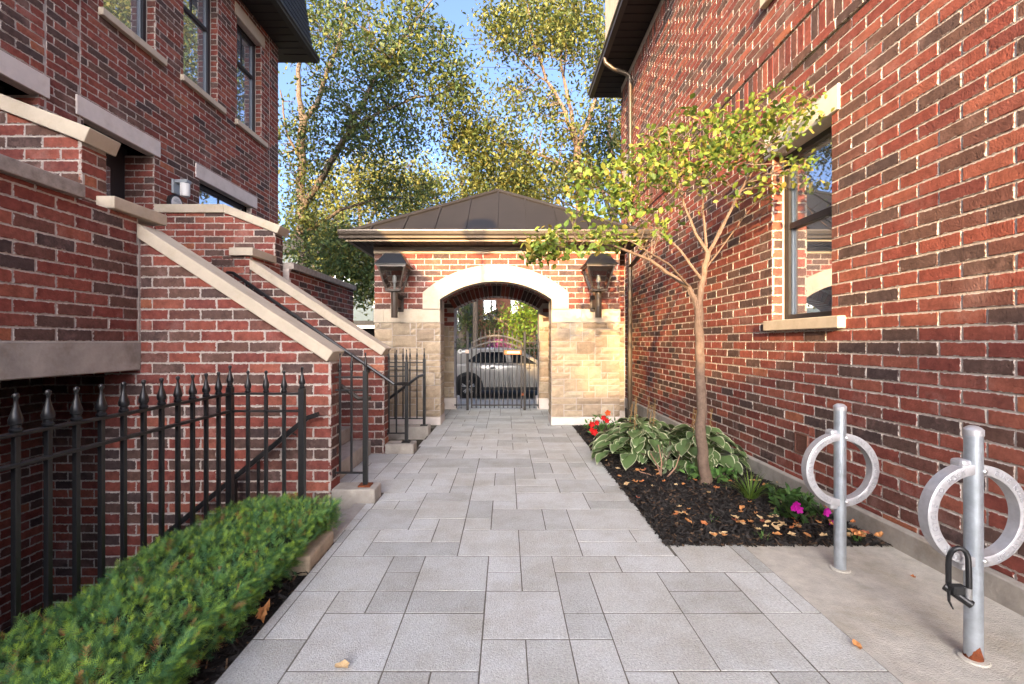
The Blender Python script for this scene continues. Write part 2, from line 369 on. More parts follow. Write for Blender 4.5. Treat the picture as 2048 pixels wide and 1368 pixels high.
# ================================================================== THE SETTING
GZ = -0.45                                                            # street level beyond the gate
def gz(y): return -0.06 if y <= 9.6 else (GZ if y >= 12.6 else -0.06+(GZ+0.06)*(y-9.6)/3.0)
cells = []
for (ya, yb) in ((-80, 9.6), (9.6, 12.6), (12.6, 400)):
    cells += rect_sub((-200, 200, ya, yb), [(-4.75, -1.97, -1.0, 3.75), (-4.75, -3.33, 3.74, 4.6), (-1.98, -1.25, 3.16, 3.75)])
g = MB()
for (a0, a1, b0, b1) in cells:
    b = len(g.v); g.v += [(a0, b0, gz(b0)), (a1, b0, gz(b0)), (a1, b1, gz(b1)), (a0, b1, gz(b1))]; g.f.append((b, b+1, b+2, b+3))
g.build('ground', M['earth'], kind='structure')
def sheet(name, m, x0, x1, y0, y1, z0, z1=None, th=0.05):
    z1 = z0 if z1 is None else z1; s = MB(); s.prism([(y0, z0), (y1, z1), (y1, z1-th), (y0, z0-th)], lambda a, b, d: (d, a, b), x0, x1)
    return s.build(name, m, kind='structure')
sheet('public_sidewalk', M['sidewalk'], -30, 30, 9.42, 12.6, -0.004, GZ+0.13, 0.2)
sheet('road', M['asphalt'], -80, 80, 12.9, 20.0, GZ+0.02)
for nm, ya, yb in (('kerb', 12.6, 12.9), ('kerb', 20.0, 20.3)):
    sheet(nm, M['concrete'], -80, 80, ya, yb, GZ+0.14, None, 0.3)
sheet('far_verge', M['earth'], -80, 80, 20.3, 26, GZ+0.13, None, 0.3)

# ---- paved walk: individual slabs on a 0.195 m module
EXC = [(-9, -1.135, -9, 3.02), (-9, -1.225, 3.0, 3.71), (-9, -1.075, 3.70, 3.93), (-9, -1.6, 3.9, 5.4), (-9, -1.095, 5.33, 5.57), (-9, -1.115, 5.5, 6.38),
       (-9, -1.095, 6.36, 7.17), (1.05, 9, 2.965, 7.17), (1.545, 9, -9, 9)]
s = MB()
for (a0, a1, b0, b1) in rect_sub((-1.66, 1.60, 0.3, 9.40), EXC): s.box(a0, a1, b0, b1, -0.055, -0.0014)
walk = s.build('walkway', M['joint'], kind='structure')
PT = [(0.565, 0.57, 0.54), (0.605, 0.61, 0.58), (0.525, 0.53, 0.505), (0.575, 0.575, 0.54), (0.485, 0.49, 0.465), (0.615, 0.62, 0.595)]
X0, Y0, MO = -0.107-0.195*8, 1.814-0.195*8, 0.195
fixed = {(8+0, 9): (2, 2), (8+3, 10): (2, 2), (8+2, 7): (1, 2), (8+0, 11): (1, 1), (4, 8): (2, 2), (6, 8): (2, 2), (8, 7): (1, 2), (9, 7): (2, 1)}
rgp = random.Random(5); PMESH = {}
def paver_mesh(wd, hd, t, rg):
    key = (round(wd, 3), round(hd, 3), t)
    if key not in PMESH:
        s = []; g_ = 0.0036; x, y = wd/2-g_, hd/2-g_; bv = 0.0009
        v = [(-x, -y, -0.03), (x, -y, -0.03), (x, y, -0.03), (-x, y, -0.03), (-x, -y, -bv), (x, -y, -bv), (x, y, -bv), (-x, y, -bv), (-x+bv, -y+bv, 0), (x-bv, -y+bv, 0), (x-bv, y-bv, 0), (-x+bv, y-bv, 0)]
        v = [(a+rg.uniform(-.0012, .0012), b+rg.uniform(-.0012, .0012), c) for a, b, c in v]
        f = [(8, 9, 10, 11)]+[(i, (i+1) % 4, 4+(i+1) % 4, 4+i) for i in range(4)]+[(4+i, 4+(i+1) % 4, 8+(i+1) % 4, 8+i) for i in range(4)]
        me = bpy.data.meshes.new('paver'); me.from_pydata(v, [], f); attrs(me, PT[t]); me.materials.append(M['paver']); PMESH[key] = me
    return PMESH[key]
pav = []
gridN = (17, 47); occ = np.zeros((gridN[1], gridN[0]), bool); lst = []
for (c, r), (w_, h_) in fixed.items():
    if not occ[r:r+h_, c:c+w_].any(): occ[r:r+h_, c:c+w_] = True; lst.append((c, r, w_, h_))
for r in range(gridN[1]):
    for c in range(gridN[0]):
        if occ[r, c]: continue
        op = [(w_, h_, p) for (w_, h_, p) in ((2, 2, 3.6), (2, 1, 7), (1, 2, 2.4), (1, 1, 3), (3, 2, 0.5), (3, 1, 0.4)) if c+w_ <= gridN[0] and r+h_ <= gridN[1] and not occ[r:r+h_, c:c+w_].any()]
        w_, h_, _ = rgp.choices(op, [o[2] for o in op])[0]; occ[r:r+h_, c:c+w_] = True; lst.append((c, r, w_, h_))
for (c, r, w_, h_) in lst:
    R0 = (X0+c*MO, X0+(c+w_)*MO, Y0+r*MO, Y0+(r+h_)*MO)
    for q in rect_sub(R0, EXC):
        if q[1]-q[0] < 0.03 or q[3]-q[2] < 0.03: continue
        pav.append(q)
pav.sort(key=lambda q: -((q[1]-q[0])*(q[3]-q[2])/max(q[2], 0.8)**3 if q[3] > 1.35 else 0))
for i, q in enumerate(pav[:300]):
    t = rgp.randrange(len(PT)); o = link('paver', paver_mesh(q[1]-q[0], q[3]-q[2], t, rgp), ((q[0]+q[1])/2, (q[2]+q[3])/2, rgp.uniform(-0.0003, 0.0006)), walk)
    o.rotation_euler = (rgp.uniform(-.0012, .0012), rgp.uniform(-.0012, .0012), 0)
if len(pav) > 300:
    s = MB()
    for q in pav[300:]: s.box(q[0]+.003, q[1]-.003, q[2]+.003, q[3]-.003, -.03, 0)
    o = s.build('paver_field', M['paver'], walk, kind='stuff'); attrs(o.data, PT[0])

# ---- concrete pad with the bike posts, planting bed, hedge bed
pad = MB(); pad.box(1.548, 2.53, -1.0, 2.962, -0.1, -0.002); pad.build('concrete_pad', M['padconcrete'], kind='structure', bevel=0.004)
def bumpy(name, m, x0, x1, y0, y1, z, amp, n, kind='structure', seed=3, dome=0.0):
    nx = max(2, int((x1-x0)*n)); ny = max(2, int((y1-y0)*n)); r = np.random.default_rng(seed)
    xs = np.linspace(x0, x1, nx); ys = np.linspace(y0, y1, ny); X, Y = np.meshgrid(xs, ys)
    e = np.minimum(np.minimum(X-x0, x1-X), np.minimum(Y-y0, y1-Y)); Z = z+r.normal(0, amp, X.shape)*np.clip(e/0.05, 0, 1)+dome*np.clip(e/0.35, 0, 1)
    V = np.stack([X, Y, Z], -1).reshape(-1, 3); I = np.arange(nx*ny).reshape(ny, nx)
    Fc = np.stack([I[:-1, :-1], I[:-1, 1:], I[1:, 1:], I[1:, :-1]], -1).reshape(-1, 4)
    o = link(name, fmesh(name, V, Fc, m, smooth=True)); o['kind'] = kind; return o
bumpy('planting_bed', M['soil'], 1.055, 2.52, 2.955, 7.12, -0.012, 0.006, 28, dome=0.035)
bumpy('hedge_bed', M['soil'], -1.99, -1.14, 0.2, 3.02, -0.03, 0.006, 24)
def chips(name, x0, x1, y0, y1, z, n, seed, dome=0.035):
    r = np.random.default_rng(seed); P = np.stack([r.uniform(x0, x1, n), y0+(y1-y0)*r.uniform(0, 1, n)**1.5, np.zeros(n)], 1)
    e = np.minimum(np.minimum(P[:, 0]-x0, x1-P[:, 0]), np.minimum(P[:, 1]-y0, y1-P[:, 1])); P[:, 2] = z+dome*np.clip(e/0.35, 0, 1)+r.uniform(0, 0.012, n)
    a = r.uniform(0, 6.283, n); L = r.uniform(0.008, 0.026, n); Wd = r.uniform(0.002, 0.0065, n); tl = r.normal(0, 0.35, n)
    d = np.stack([np.cos(a), np.sin(a), tl], 1)*L[:, None]; q = np.stack([-np.sin(a), np.cos(a), r.normal(0, 0.5, n)], 1)*Wd[:, None]
    V = np.stack([P-d-q, P+d-q, P+d+q, P-d+q], 1).reshape(-1, 3); Fc = np.arange(4*n).reshape(n, 4)
    g_ = r.uniform(0.010, 0.040, n); br = r.uniform(0, 1, n) > 0.86; col = np.stack([g_*1.15, g_, g_*0.90], 1); col[br] = np.array([0.10, 0.06, 0.035])*r.uniform(0.5, 1.4, (br.sum(), 1))
    o = link(name, fmesh(name, V, Fc, M['chips'], np.repeat(col, 4, 0))); tag(o, 'dark shredded bark mulch covering the planting bed by the wall' if x0 > 0 else 'brown leaf litter and mulch beneath the clipped yew hedge', 'mulch', None, 'stuff')
chips('bark_mulch', 1.035, 2.50, 2.93, 7.1, 0.0, 17500, 4)
chips('leaf_litter', -1.9, -1.12, 0.9, 3.05, -0.02, 4000, 5, 0.0)

# ================================================================== RIGHT BUILDING (wall plane x = 2.55)
RX = 2.55
rb = thing('brick_townhouse', 'long red and charcoal brick townhouse wall beside the planting bed', 'building', (RX, 5.0, 0))
Ra, Rb_, RT = -0.3, 10.0, 6.98
def ry(Y): return Rb_-Y                                                # distance along the wall (u runs towards the camera)
rwin = (ry(4.32), ry(3.536), 1.53, 3.11); uwin = (ry(4.36), ry(3.5), 4.72, 6.3); fwin = (ry(9.72), ry(9.35), 4.2, 5.3)
s = MB()
for q in rect_sub((0, Rb_+1.0, -0.1, RT), [(h[0]-0.012, h[1], h[2], h[3]) for h in (rwin, uwin)]):
    s.box(RX+0.010, RX+0.13, Rb_-q[1], Rb_-q[0], q[2], q[3])
s.box(RX+0.011, RX+4, -1.0, -0.85, -0.1, RT); s.build('wall', M['mortar'], rb)
s = MB(); s.box(RX+0.35, RX+0.45, -1, Rb_, -0.1, RT); s.box(RX+0.13, RX+4, Rb_-0.12, Rb_-0.011, -0.1, RT); s.build('inner_wall', M['dark'], rb)
s = MB(); s.box(RX-0.045, RX+0.05, Ra-0.7, Rb_, -0.15, 0.135); s.build('foundation', M['concrete'], rb, bevel=0.008)
o_r = (RX, Rb_, 0)
brick_wall('rb', o_r, (0, -1), Rb_-Ra, 0.135, 3.733, holes=[rwin, (ry(3.98), ry(3.80), 0.352, 0.54)])
brick_wall('rb', o_r, (0, -1), Rb_-Ra, 3.733, 3.822, proud=0.02)
soldier('rb', o_r, (0, -1), Rb_-Ra, 3.822)
brick_wall('rb', o_r, (0, -1), Rb_-Ra, 4.089, 4.178, proud=0.02)
brick_wall('rb', o_r, (0, -1), Rb_-Ra, 4.178, 6.58, holes=[uwin, fwin])
soldier('rb', o_r, (0, -1), Rb_-Ra, 6.58)
# far jambs of the windows (they face the camera)
for (yy, za, zb) in ((4.32, 1.53, 3.11), (4.36, 4.72, 6.3)):
    brick_wall('rb', (RX+0.006, yy, 0), (1, 0), 0.105, za, zb)
brick_flush('rb', rb)
def casement(parent, xg, y0, y1, z0, z1, facing, rail=None, mull=(), muntz=(), fr=0.055, glass='glass', name='window'):
    # window in a wall x = const: facing = +1 looks to +x, -1 looks to -x
    f = facing; s = MB(); d0, d1 = sorted((xg, xg+f*0.07))
    s.box(d0, d1, y0, y0+fr, z0, z1); s.box(d0, d1, y1-fr, y1, z0, z1); s.box(d0, d1, y0+fr, y1-fr, z0, z0+fr); s.box(d0, d1, y0+fr, y1-fr, z1-fr, z1)
    w_ = s.build(name, M['frame'], parent, bevel=0.004)
    g_ = MB(); gx = sorted((xg+f*0.018, xg+f*0.026)); g_.box(gx[0], gx[1], y0+fr*0.8, y1-fr*0.8, z0+fr*0.8, z1-fr*0.8); g_.build('pane', M[glass], w_)
    e = MB(); ex = sorted((xg+f*0.027, xg+f*0.045))
    for (a, b) in ((y0+fr, y0+fr+0.014), (y1-fr-0.014, y1-fr)): e.box(ex[0], ex[1], a, b, z0+fr, z1-fr)
    e.build('sash_edge', M['pane'], w_)
    r_ = MB(); rx = sorted((xg+f*0.028, xg+f*0.062))
    if rail: r_.box(rx[0], rx[1], y0+fr+.001, y1-fr-.001, rail-0.028, rail+0.028)
    rx2 = sorted((xg+f*0.0275, xg+f*0.04))
    for m_ in mull: r_.box(rx2[0], rx2[1], m_-0.009, m_+0.009, (rail or z0)+0.028, z1-fr)
    for m_ in muntz: r_.box(rx2[0]-0.0005, rx2[1]+0.0005, y0+fr+.002, y1-fr-.002, m_-0.009, m_+0.009)
    if r_.v: r_.build('rail', M['frame'], w_)
    return w_
casement(rb, RX+0.20, 3.536, 4.32, 1.53, 3.11, -1, rail=2.42)
s = MB(); s.box(RX+0.128, RX+0.21, 4.325, 4.5, 1.4, 3.2); s.box(RX+0.128, RX+0.21, 3.3, 3.531, 1.4, 3.2); s.box(RX+0.128, RX+0.21, 3.3, 4.5, 3.112, 3.3); s.build('frame_packing', M['frame'], rb)
casement(rb, RX+0.20, 3.5, 4.36, 4.72, 6.3, -1, rail=5.7)
s = MB(); s.box(RX-0.012, RX+0.14, 3.44, 4.43, 3.11, 3.31); s.build('lintel', M['lintel'], rb, bevel=0.005)
s = MB(); s.box(RX-0.055, RX+0.15, 3.385, 4.37, 1.432, 1.527); s.build('sill', M['cream'], rb, bevel=0.006)
s = MB(); s.box(RX-0.055, RX+0.15, 3.4, 4.43, 4.6, 4.71); s.build('sill', M['cream'], rb, bevel=0.006)
s = MB(); s.box(RX-0.012, RX+0.14, 3.4, 4.45, 6.3, 6.5); s.build('lintel', M['lintel'], rb, bevel=0.005)
s = MB(); s.box(RX-0.010, RX+0.14, 9.32, 9.75, 4.2, 5.3); s.build('stone_panel', M['cream'], rb, bevel=0.005)
# vent grille
v = MB(); v.box(RX-0.004, RX+0.02, 3.805, 3.975, 0.357, 0.372); v.box(RX-0.004, RX+0.02, 3.805, 3.975, 0.52, 0.535); v.box(RX-0.004, RX+0.02, 3.805, 3.82, 0.372, 0.52); v.box(RX-0.004, RX+0.02, 3.96, 3.975, 0.372, 0.52)
vent = v.build('vent', mat('red_brown_vent', (0.17, 0.075, 0.055), 0.6), rb)
for k in range(9):
    z = 0.375+k*0.0162; MB().prism([(0, 0), (0.014, 0.009), (0.014, 0.013), (0, 0.004)], lambda a, b, d: (RX-0.002+a, d, z+b), 3.822, 3.958).build('slat', vent.data.materials[0], vent)
# eave, gutter, downspout, roof slope, pale dormer
s = MB(); s.box(RX-0.52, RX+0.6, -1.2, 10.45, 6.99, 7.03); s.build('soffit', M['soffit'], rb)
s = MB()
for k in range(46): s.box(RX-0.515, RX-0.01, 1.0+k*0.205, 1.0+k*0.205+0.006, 6.982, 6.991)
s.build('soffit_joint', M['shingle'], rb)
s = MB(); s.prism([(0, 0), (-0.09, 0.02), (-0.10, 0.06), (-0.125, 0.085), (-0.125, 0.125), (-0.005, 0.125), (-0.005, 0.01)], lambda a, b, d: (RX-0.52+a, d, 6.985+b), -1.2, 10.48); s.build('gutter', M['gutter'], rb)
s = MB(); s.prism([(RX-0.52, 7.03), (RX-0.05, 9.2), (RX+4, 9.2), (RX+4, 7.03)], lambda a, b, d: (a, d, b), -1.2, 10.4); s.build('roof', M['shingle'], rb)
s = MB(); s.box(RX-0.50, RX+1.2, 7.9, 9.3, 7.4, 9.4); s.build('dormer', M['cream'], rb, bevel=0.01)
s = MB(); s.tube([(RX-0.58, 9.0, 7.0), (RX-0.56, 9.0, 6.90), (RX-0.40, 9.0, 6.78), (RX-0.16, 9.0, 6.70), (RX-0.07, 9.0, 6.62), (RX-0.065, 9.0, 6.4), (RX-0.065, 9.0, 0.1)], 0.042, 10)
ds = s.build('downspout', M['gutter'], rb, smooth=True)
for z in (1.2, 3.2, 5.2):
    s = MB(); s.box(RX-0.112, RX-0.0, 8.94, 9.06, z, z+0.03); s.build('strap', M['gutter'], ds)

# ================================================================== LEFT BUILDING (main wall plane x = -4.75)
LX = -4.75
lb = thing('brick_rowhouse', 'tall brick rowhouse with black mansard eave and pale lintels behind the entry stairs', 'building', (LX, 6.0, 0))
LT = 7.46; LE = 9.4
WINS = [(5.32, 6.10, 5.24, 7.08), (6.64, 7.42, 5.24, 7.08), (7.96, 8.75, 5.24, 7.08), (4.0, 4.78, 5.24, 7.08)]
DOORS = [(5.07, 6.08, 1.31, 3.845), (3.50, 4.58, 1.31, 3.845)]
LOWW = (6.985, 8.41, 2.2, 3.845)
holes = WINS+DOORS+[LOWW]
s = MB()
for q in rect_sub((-0.3, LE, -1.5, LT), [(h[0], h[1]+0.012, h[2], h[3]) for h in holes]): s.box(LX-0.11, LX-0.010, q[0], q[1], q[2], q[3])
s.box(LX-6, LX-0.11, -0.3, -0.15, -1.5, LT); s.build('wall', M['mortar'], lb)
s = MB(); s.box(LX-1.6, LX-1.5, -0.3, LE, -1.5, LT); s.box(LX-1.5, LX-0.11, LE-0.02, LE-0.005, -1.5, LT); s.build('inner_wall', M['dark'], lb)
secs = [(0.3, 4.64), (4.655, 5.02), (5.03, 9.04), (9.05, LE)]
for (ya, yb) in secs:
    hh = [(h[0]-ya, h[1]-ya, h[2], h[3]) for h in holes]
    brick_wall('lb', (LX, ya, 0), (0, 1), yb-ya, -1.4, LT, holes=hh, phase=(ya*0.7) % 0.267)
for (ya, yb, za, zb) in WINS: brick_wall('lb', (LX-0.125, yb, 0), (1, 0), 0.122, za, zb)
for (ya, yb, za, zb) in DOORS: brick_wall('lb', (LX-0.41, yb, 0), (1, 0), 0.405, za, zb)
for (ya, yb, za, zb) in DOORS:
    s = MB(); s.box(LX-0.41, LX-0.011, yb+0.011, yb+0.06, za, zb); s.build('jamb', M['mortar'], lb)
for (ya, yb, za, zb) in WINS:
    s = MB(); s.box(LX-0.14, LX-0.011, yb+0.011, yb+0.05, za, zb); s.build('jamb', M['mortar'], lb)
brick_flush('lb', lb)
for (ya, yb, za, zb) in WINS:
    casement(lb, LX-0.20, ya, yb, za, zb, 1, rail=6.42, mull=((ya+yb)/2,), muntz=())
    s = MB(); s.box(LX-0.1, LX+0.055, ya-0.075, yb+0.145, za-0.095, za-0.003); s.build('sill', M['cream'], lb, bevel=0.006)
    s = MB(); s.box(LX-0.1, LX+0.012, ya-0.075, yb+0.10, zb+0.002, zb+0.225); s.build('lintel', M['cream'], lb, bevel=0.005)
for (ya, yb, za, zb) in DOORS:
    s = MB(); s.box(LX-0.1, LX+0.012, ya-0.10, yb+0.10, zb+0.002, zb+0.222); s.build('lintel', M['lintel'], lb, bevel=0.005)
    d = MB(); d.box(LX-0.47, LX-0.41, ya-0.05, yb+0.05, za, zb+0.1); dd = d.build('door', M['frame'], lb)
    s = MB(); s.box(LX-0.409, LX-0.402, ya+0.2, yb-0.22, za+1.1, zb-0.25); s.build('pane', M['glass'], dd)
    s = MB(); s.box(LX-0.401, LX-0.392, (ya+yb)/2-0.012, (ya+yb)/2+0.012, za+1.1, zb-0.25); s.build('muntin', M['white'], dd)
    s = MB(); s.lathe([(0.0, -0.02), (0.03, -0.015), (0.03, 0.015), (0.0, 0.02)], (LX-0.36, ya+0.12, za+1.0), 10); s.build('handle', M['rim'], dd)
casement(lb, LX-0.20, LOWW[0], LOWW[1], LOWW[2], LOWW[3], 1, mull=(7.7,))
s = MB(); s.box(LX-0.1, LX+0.012, 6.884, 8.58, 3.848, 4.068); s.build('lintel', M['lintel'], lb, bevel=0.005)
# eave, gutter and steep shingled mansard
s = MB(); s.box(LX-1.5, LX+0.52, -0.6, LE+0.50, LT, LT+0.03); s.build('soffit', M['soffit'], lb)
s = MB()
for k in range(42): s.box(LX+0.005, LX+0.515, 1.2+k*0.205, 1.2+k*0.205+0.006, LT-0.008, LT+0.001)
s.build('soffit_joint', M['shingle'], lb)
s = MB(); s.prism([(0, 0), (0.09, 0.02), (0.10, 0.06), (0.125, 0.085), (0.125, 0.125), (0.005, 0.125), (0.005, 0.01)], lambda a, b, d: (LX+0.52+a, d, LT-0.012+b), -0.6, LE+0.52); s.build('gutter', M['frame'], lb)
s = MB(); s.prism([(LX+0.55, LT+0.03), (LX+0.18, LT+2.4), (LX-2, LT+2.6), (LX-2, LT+0.03)], lambda a, b, d: (a, d, b), -0.6, LE+0.45); rf = s.build('roof', M['shingle'], lb)
for k in range(16):
    z = LT+0.10+k*0.14; x = LX+0.55-0.37*(z-LT-0.03)/2.37
    s = MB(); s.prism([(x+0.002, z-0.01), (x+0.016, z-0.01), (x-0.016, z+0.139), (x-0.02, z+0.139)], lambda a, b, d: (a, d, b), 2.0, LE+0.44); s.build('shingle_course', M['shingle'], rf)
# wall lamp and round alarm sign
wlmp = thing('wall_lamp', 'small grey wall lamp with white cylinder shade beside the low window', 'lamp', (LX+0.06, 6.45, 3.50))
s = MB(); s.box(LX+0.002, LX+0.035, 6.38, 6.52, 3.44, 3.64); s.build('back_plate', M['pane'], wlmp, bevel=0.004)
s = MB(); s.box(LX+0.035, LX+0.21, 6.40, 6.50, 3.595, 3.64); s.build('arm', M['pane'], wlmp, bevel=0.004)
s = MB(); s.lathe([(0.055, 0), (0.062, 0.02), (0.062, 0.18), (0.05, 0.185)], (LX+0.15, 6.45, 3.41), 16); s.build('shade', M['white'], wlmp, smooth=True)
sg = thing('round_sign', 'round white sign with black rim and printed lines under the wall lamp', 'sign', (LX+0.03, 6.42, 3.29))
def disc(c, r, th, ax): 
    s = MB(); n = 28; b = [(math.cos(2*math.pi*k/n)*r, math.sin(2*math.pi*k/n)*r) for k in range(n)]
    s.prism(b, (lambda a, q, d: (c[0]+d, c[1]+a, c[2]+q)) if ax == 'x' else (lambda a, q, d: (c[0]+a, c[1]+d, c[2]+q)), 0, th); return s
disc((LX+0.004, 6.42, 3.29), 0.13, 0.05, 'x').build('rim', M['black'], sg)
disc((LX+0.055, 6.42, 3.29), 0.105, 0.004, 'x').build('face', M['white'], sg)
s = MB()
for (dz, hw) in ((0.065, 0.035), (0.045, 0.06), (0.028, 0.07), (-0.02, 0.04)): s.box(LX+0.0595, LX+0.0605, 6.42-hw, 6.42+hw, 3.29+dz-0.004, 3.29+dz+0.004)
s.build('printed_line', M['pane'], sg)

# ================================================================== ENTRY PORCH AND STAIRS
pc = thing('entry_porch', 'brick entry porch with cream sloped copings and stairs climbing to the doors', 'porch', (-3.0, 4.5, 0))
PX = -3.03
def xz(y): return lambda a, b, d: (a, y+d, b)
def xplane(a, b, d): return (d, a, b)
SL = 0.6536
def topline(x): return 1.1655+(-1.468-x)*SL                            # underside of the sloped coping
# walls (mortar cores)
def core(poly, ya, yb): MB().prism(poly, lambda a, b, d: (a, d, b), ya, yb).build('wall_core', M['mortar'], pc)
for (yw, zb) in ((3.72, -1.3), (5.34, -0.05)):
    xl = -3.33 if yw < 4 else PX
    core([(PX, zb), (-1.455, zb), (-1.455, topline(-1.455)), (PX, topline(PX)), (PX, 1.0)], yw+0.010, yw+0.20)
    if yw < 4: core([(-3.33, zb), (PX-0.001, zb), (PX-0.001, 1.094), (-3.33, 1.094)], yw+0.010, yw+0.20)
    brick_wall('pc', (xl, yw, 0), (1, 0), -1.443-xl, zb if yw < 4 else 0.0, 2.3, clips=[(SL, 1, topline(xl)-0.002)], holes=[(0, PX-xl, 1.094, 3)] if yw < 4 else ())
    brick_wall('pc', (-1.443, yw+0.0, 0), (0, 1), 0.21, 0.0, 1.15)
    nx, nz = SL/math.hypot(SL, 1), 1/math.hypot(SL, 1); th = 0.097
    p0, p1 = (PX+0.003, topline(PX+0.003)), (-1.468, 1.1655)
    MB().prism([p0, p1, (p1[0]+nx*th, p1[1]+nz*th), (p0[0], p0[1]+th/nz)], lambda a, b, d: (a, d, b), yw-0.035, yw+0.235).build('sloped_coping', M['cream'], pc, bevel=0.006, seg=2)
# side walls at x = -3.03
def sidewall(ya, yb, z0, z1, kind='greystone', cya=None, cyb=None):
    MB().box(PX-0.19, PX-0.010, ya, yb, z0, z1).build('wall_core', M['mortar'], pc)
    brick_wall('pc', (PX, ya, 0), (0, 1), yb-ya, z0, z1, phase=0.1)
    n = max(1, round((cyb-cya)/0.9))
    for k in range(n): MB().box(PX-0.235, PX+0.045, cya+(cyb-cya)*k/n+0.003, cya+(cyb-cya)*(k+1)/n-0.003, z1, z1+0.095+random.uniform(-.002, .002)).build('coping', M[kind], pc, bevel=0.006, seg=2)
sidewall(0.2, 3.719, 1.331, 2.345, 'greystone', 0.2, 3.20)
MB().box(PX-0.235, PX+0.045, 3.43, 3.965, 2.347, 2.442).build('coping', M['cream'], pc, bevel=0.006, seg=2)
sidewall(5.35, 6.06, 0.9, 2.345, 'cream', 5.295, 5.86)
sidewall(6.305, 8.95, 0.0, 2.345, 'greystone', 6.32, 8.985)
MB().box(PX-0.30, PX+0.006, 0.2, 3.728, 1.094, 1.331).build('concrete_beam', M['concrete'], pc, bevel=0.008)
brick_wall('pc', (-3.5, 5.335, 0), (1, 0), 0.462, 1.3, 2.345)
MB().box(PX-0.02, PX-0.002, 3.712, 3.7275, 1.332, 2.2).build('corner_joint', M['mortar'], pc)
# parapets with a kinked coping
for yw in (3.31, 6.09):
    Z = lambda x: 3.07 if x < -3.81 else 3.07-(x+3.81)*0.3882
    MB().prism([(LX+0.002, 1.2), (-3.13, 1.2), (-3.13, Z(-3.13)), (-3.81, 3.07), (LX+0.002, 3.07)], lambda a, b, d: (a, d, b), yw+0.010, yw+0.21).build('wall_core', M['mortar'], pc)
    brick_wall('pc', (LX, yw, 0), (1, 0), -3.12-LX, 1.25, 3.07, clips=[(0.3882, 1, 3.07+0.3882*(-3.81-LX)-0.002)])
    brick_wall('pc', (-3.12, yw, 0), (0, 1), 0.215, 1.3, 2.78)
    xe = -3.085
    MB().prism([(LX+0.004, 3.07), (-3.81, 3.07), (-3.81, 3.184), (LX+0.004, 3.184)], lambda a, b, d: (a, d, b), yw-0.025, yw+0.25).build('coping', M['cream'], pc, bevel=0.006, seg=2)
    MB().prism([(-3.807, 3.07), (xe, Z(xe)), (xe+0.045, Z(xe)+0.105), (-3.807, 3.184)], lambda a, b, d: (a, d, b), yw-0.024, yw+0.249).build('sloped_coping', M['cream'], pc, bevel=0.006, seg=2)
# slab, landing, steps
MB().box(LX+0.002, PX-0.19, 0.2, 6.1, 1.10, 1.30).build('slab', M['concrete'], pc)
MB().box(LX+0.003, PX-0.18, 6.1, 8.9, 1.0, 1.2).build('slab', M['concrete'], pc)
for k in range(7):
    xr = -1.60-0.235*k; MB().box(PX-0.2, xr, 3.925, 5.335, -0.05 if k == 0 else 0.165*k, 0.165*(k+1)-0.002).build('step', M['step'] if 'step' in M else M['concrete'], pc, bevel=0.008)
# light well under the porch: back wall, floor and steps going down
MB().box(LX, -3.33, 4.61, 4.75, -1.4, 1.1).build('well_wall', M['mortar'], pc)
brick_wall('pc', (LX, 4.6, 0), (1, 0), -3.33-LX, -1.4, 1.1)
MB().box(-3.335, -3.32, 3.92, 4.61, -1.4, 1.1).build('well_wall', M['mortar'], pc)
MB().box(LX, -1.2, -1.0, 4.6, -1.5, -1.4).build('well_floor', M['asphalt'], pc)  # floor coloured dark so the well looks deeper in shade
MB().box(LX, -2.0, -0.1, 0.0, -1.4, 1.1).build('well_wall', M['asphalt'], pc)  # unseen end wall added to keep light out of the well
MB().box(-2.06, -1.96, -1.0, 3.15, -1.4, -0.02).build('retaining_wall', M['concrete'], pc)
MB().box(-1.96, -1.215, 3.02, 3.15, -1.0, 0.02).build('retaining_wall', M['concrete'], pc)
for k in range(5): MB().box(-1.25-0.27*(k+1), -1.25-0.27*k, 3.151, 3.719, -1.4, -0.05-0.17*k).build('step', M['concrete'], pc, bevel=0.006)
brick_flush('pc', pc)
M['tanstone'] = mat('tan_edging', (0.40, 0.31, 0.21), 0.9, noise=0.3, scale=12, bump=0.5, bscale=50)
# kerb blocks that carry the railing posts
def block(name, label, x0, x1, y0, y1, z0, z1, m='concrete'):
    return tag(MB().box(x0, x1, y0, y1, z0, z1).build(name, M[m], bevel=0.014, seg=2), label, 'kerb')
block('kerb_block', 'stained concrete block carrying the rusty footed railing post at the stair wall end', -1.441, -1.08, 3.70, 3.905, -0.25, 0.113)
block('kerb_block', 'pale concrete block carrying the spiked railing at the second stair wall', -1.441, -1.10, 5.35, 5.555, -0.1, 0.111)
block('kerb_block', 'long pale concrete block against the left gate pier', -2.3, -1.10, 6.375, 6.60, -0.1, 0.12)
block('edging_stone', 'tan edging stone at the far end of the hedge bed', -1.30, -1.145, 2.62, 3.0, -0.06, 0.075, 'tanstone')
block('edging_strip', 'grey edging strip along the top of the basement steps', -1.25, -1.14, 3.012, 3.697, -0.1, 0.004, 'concrete')

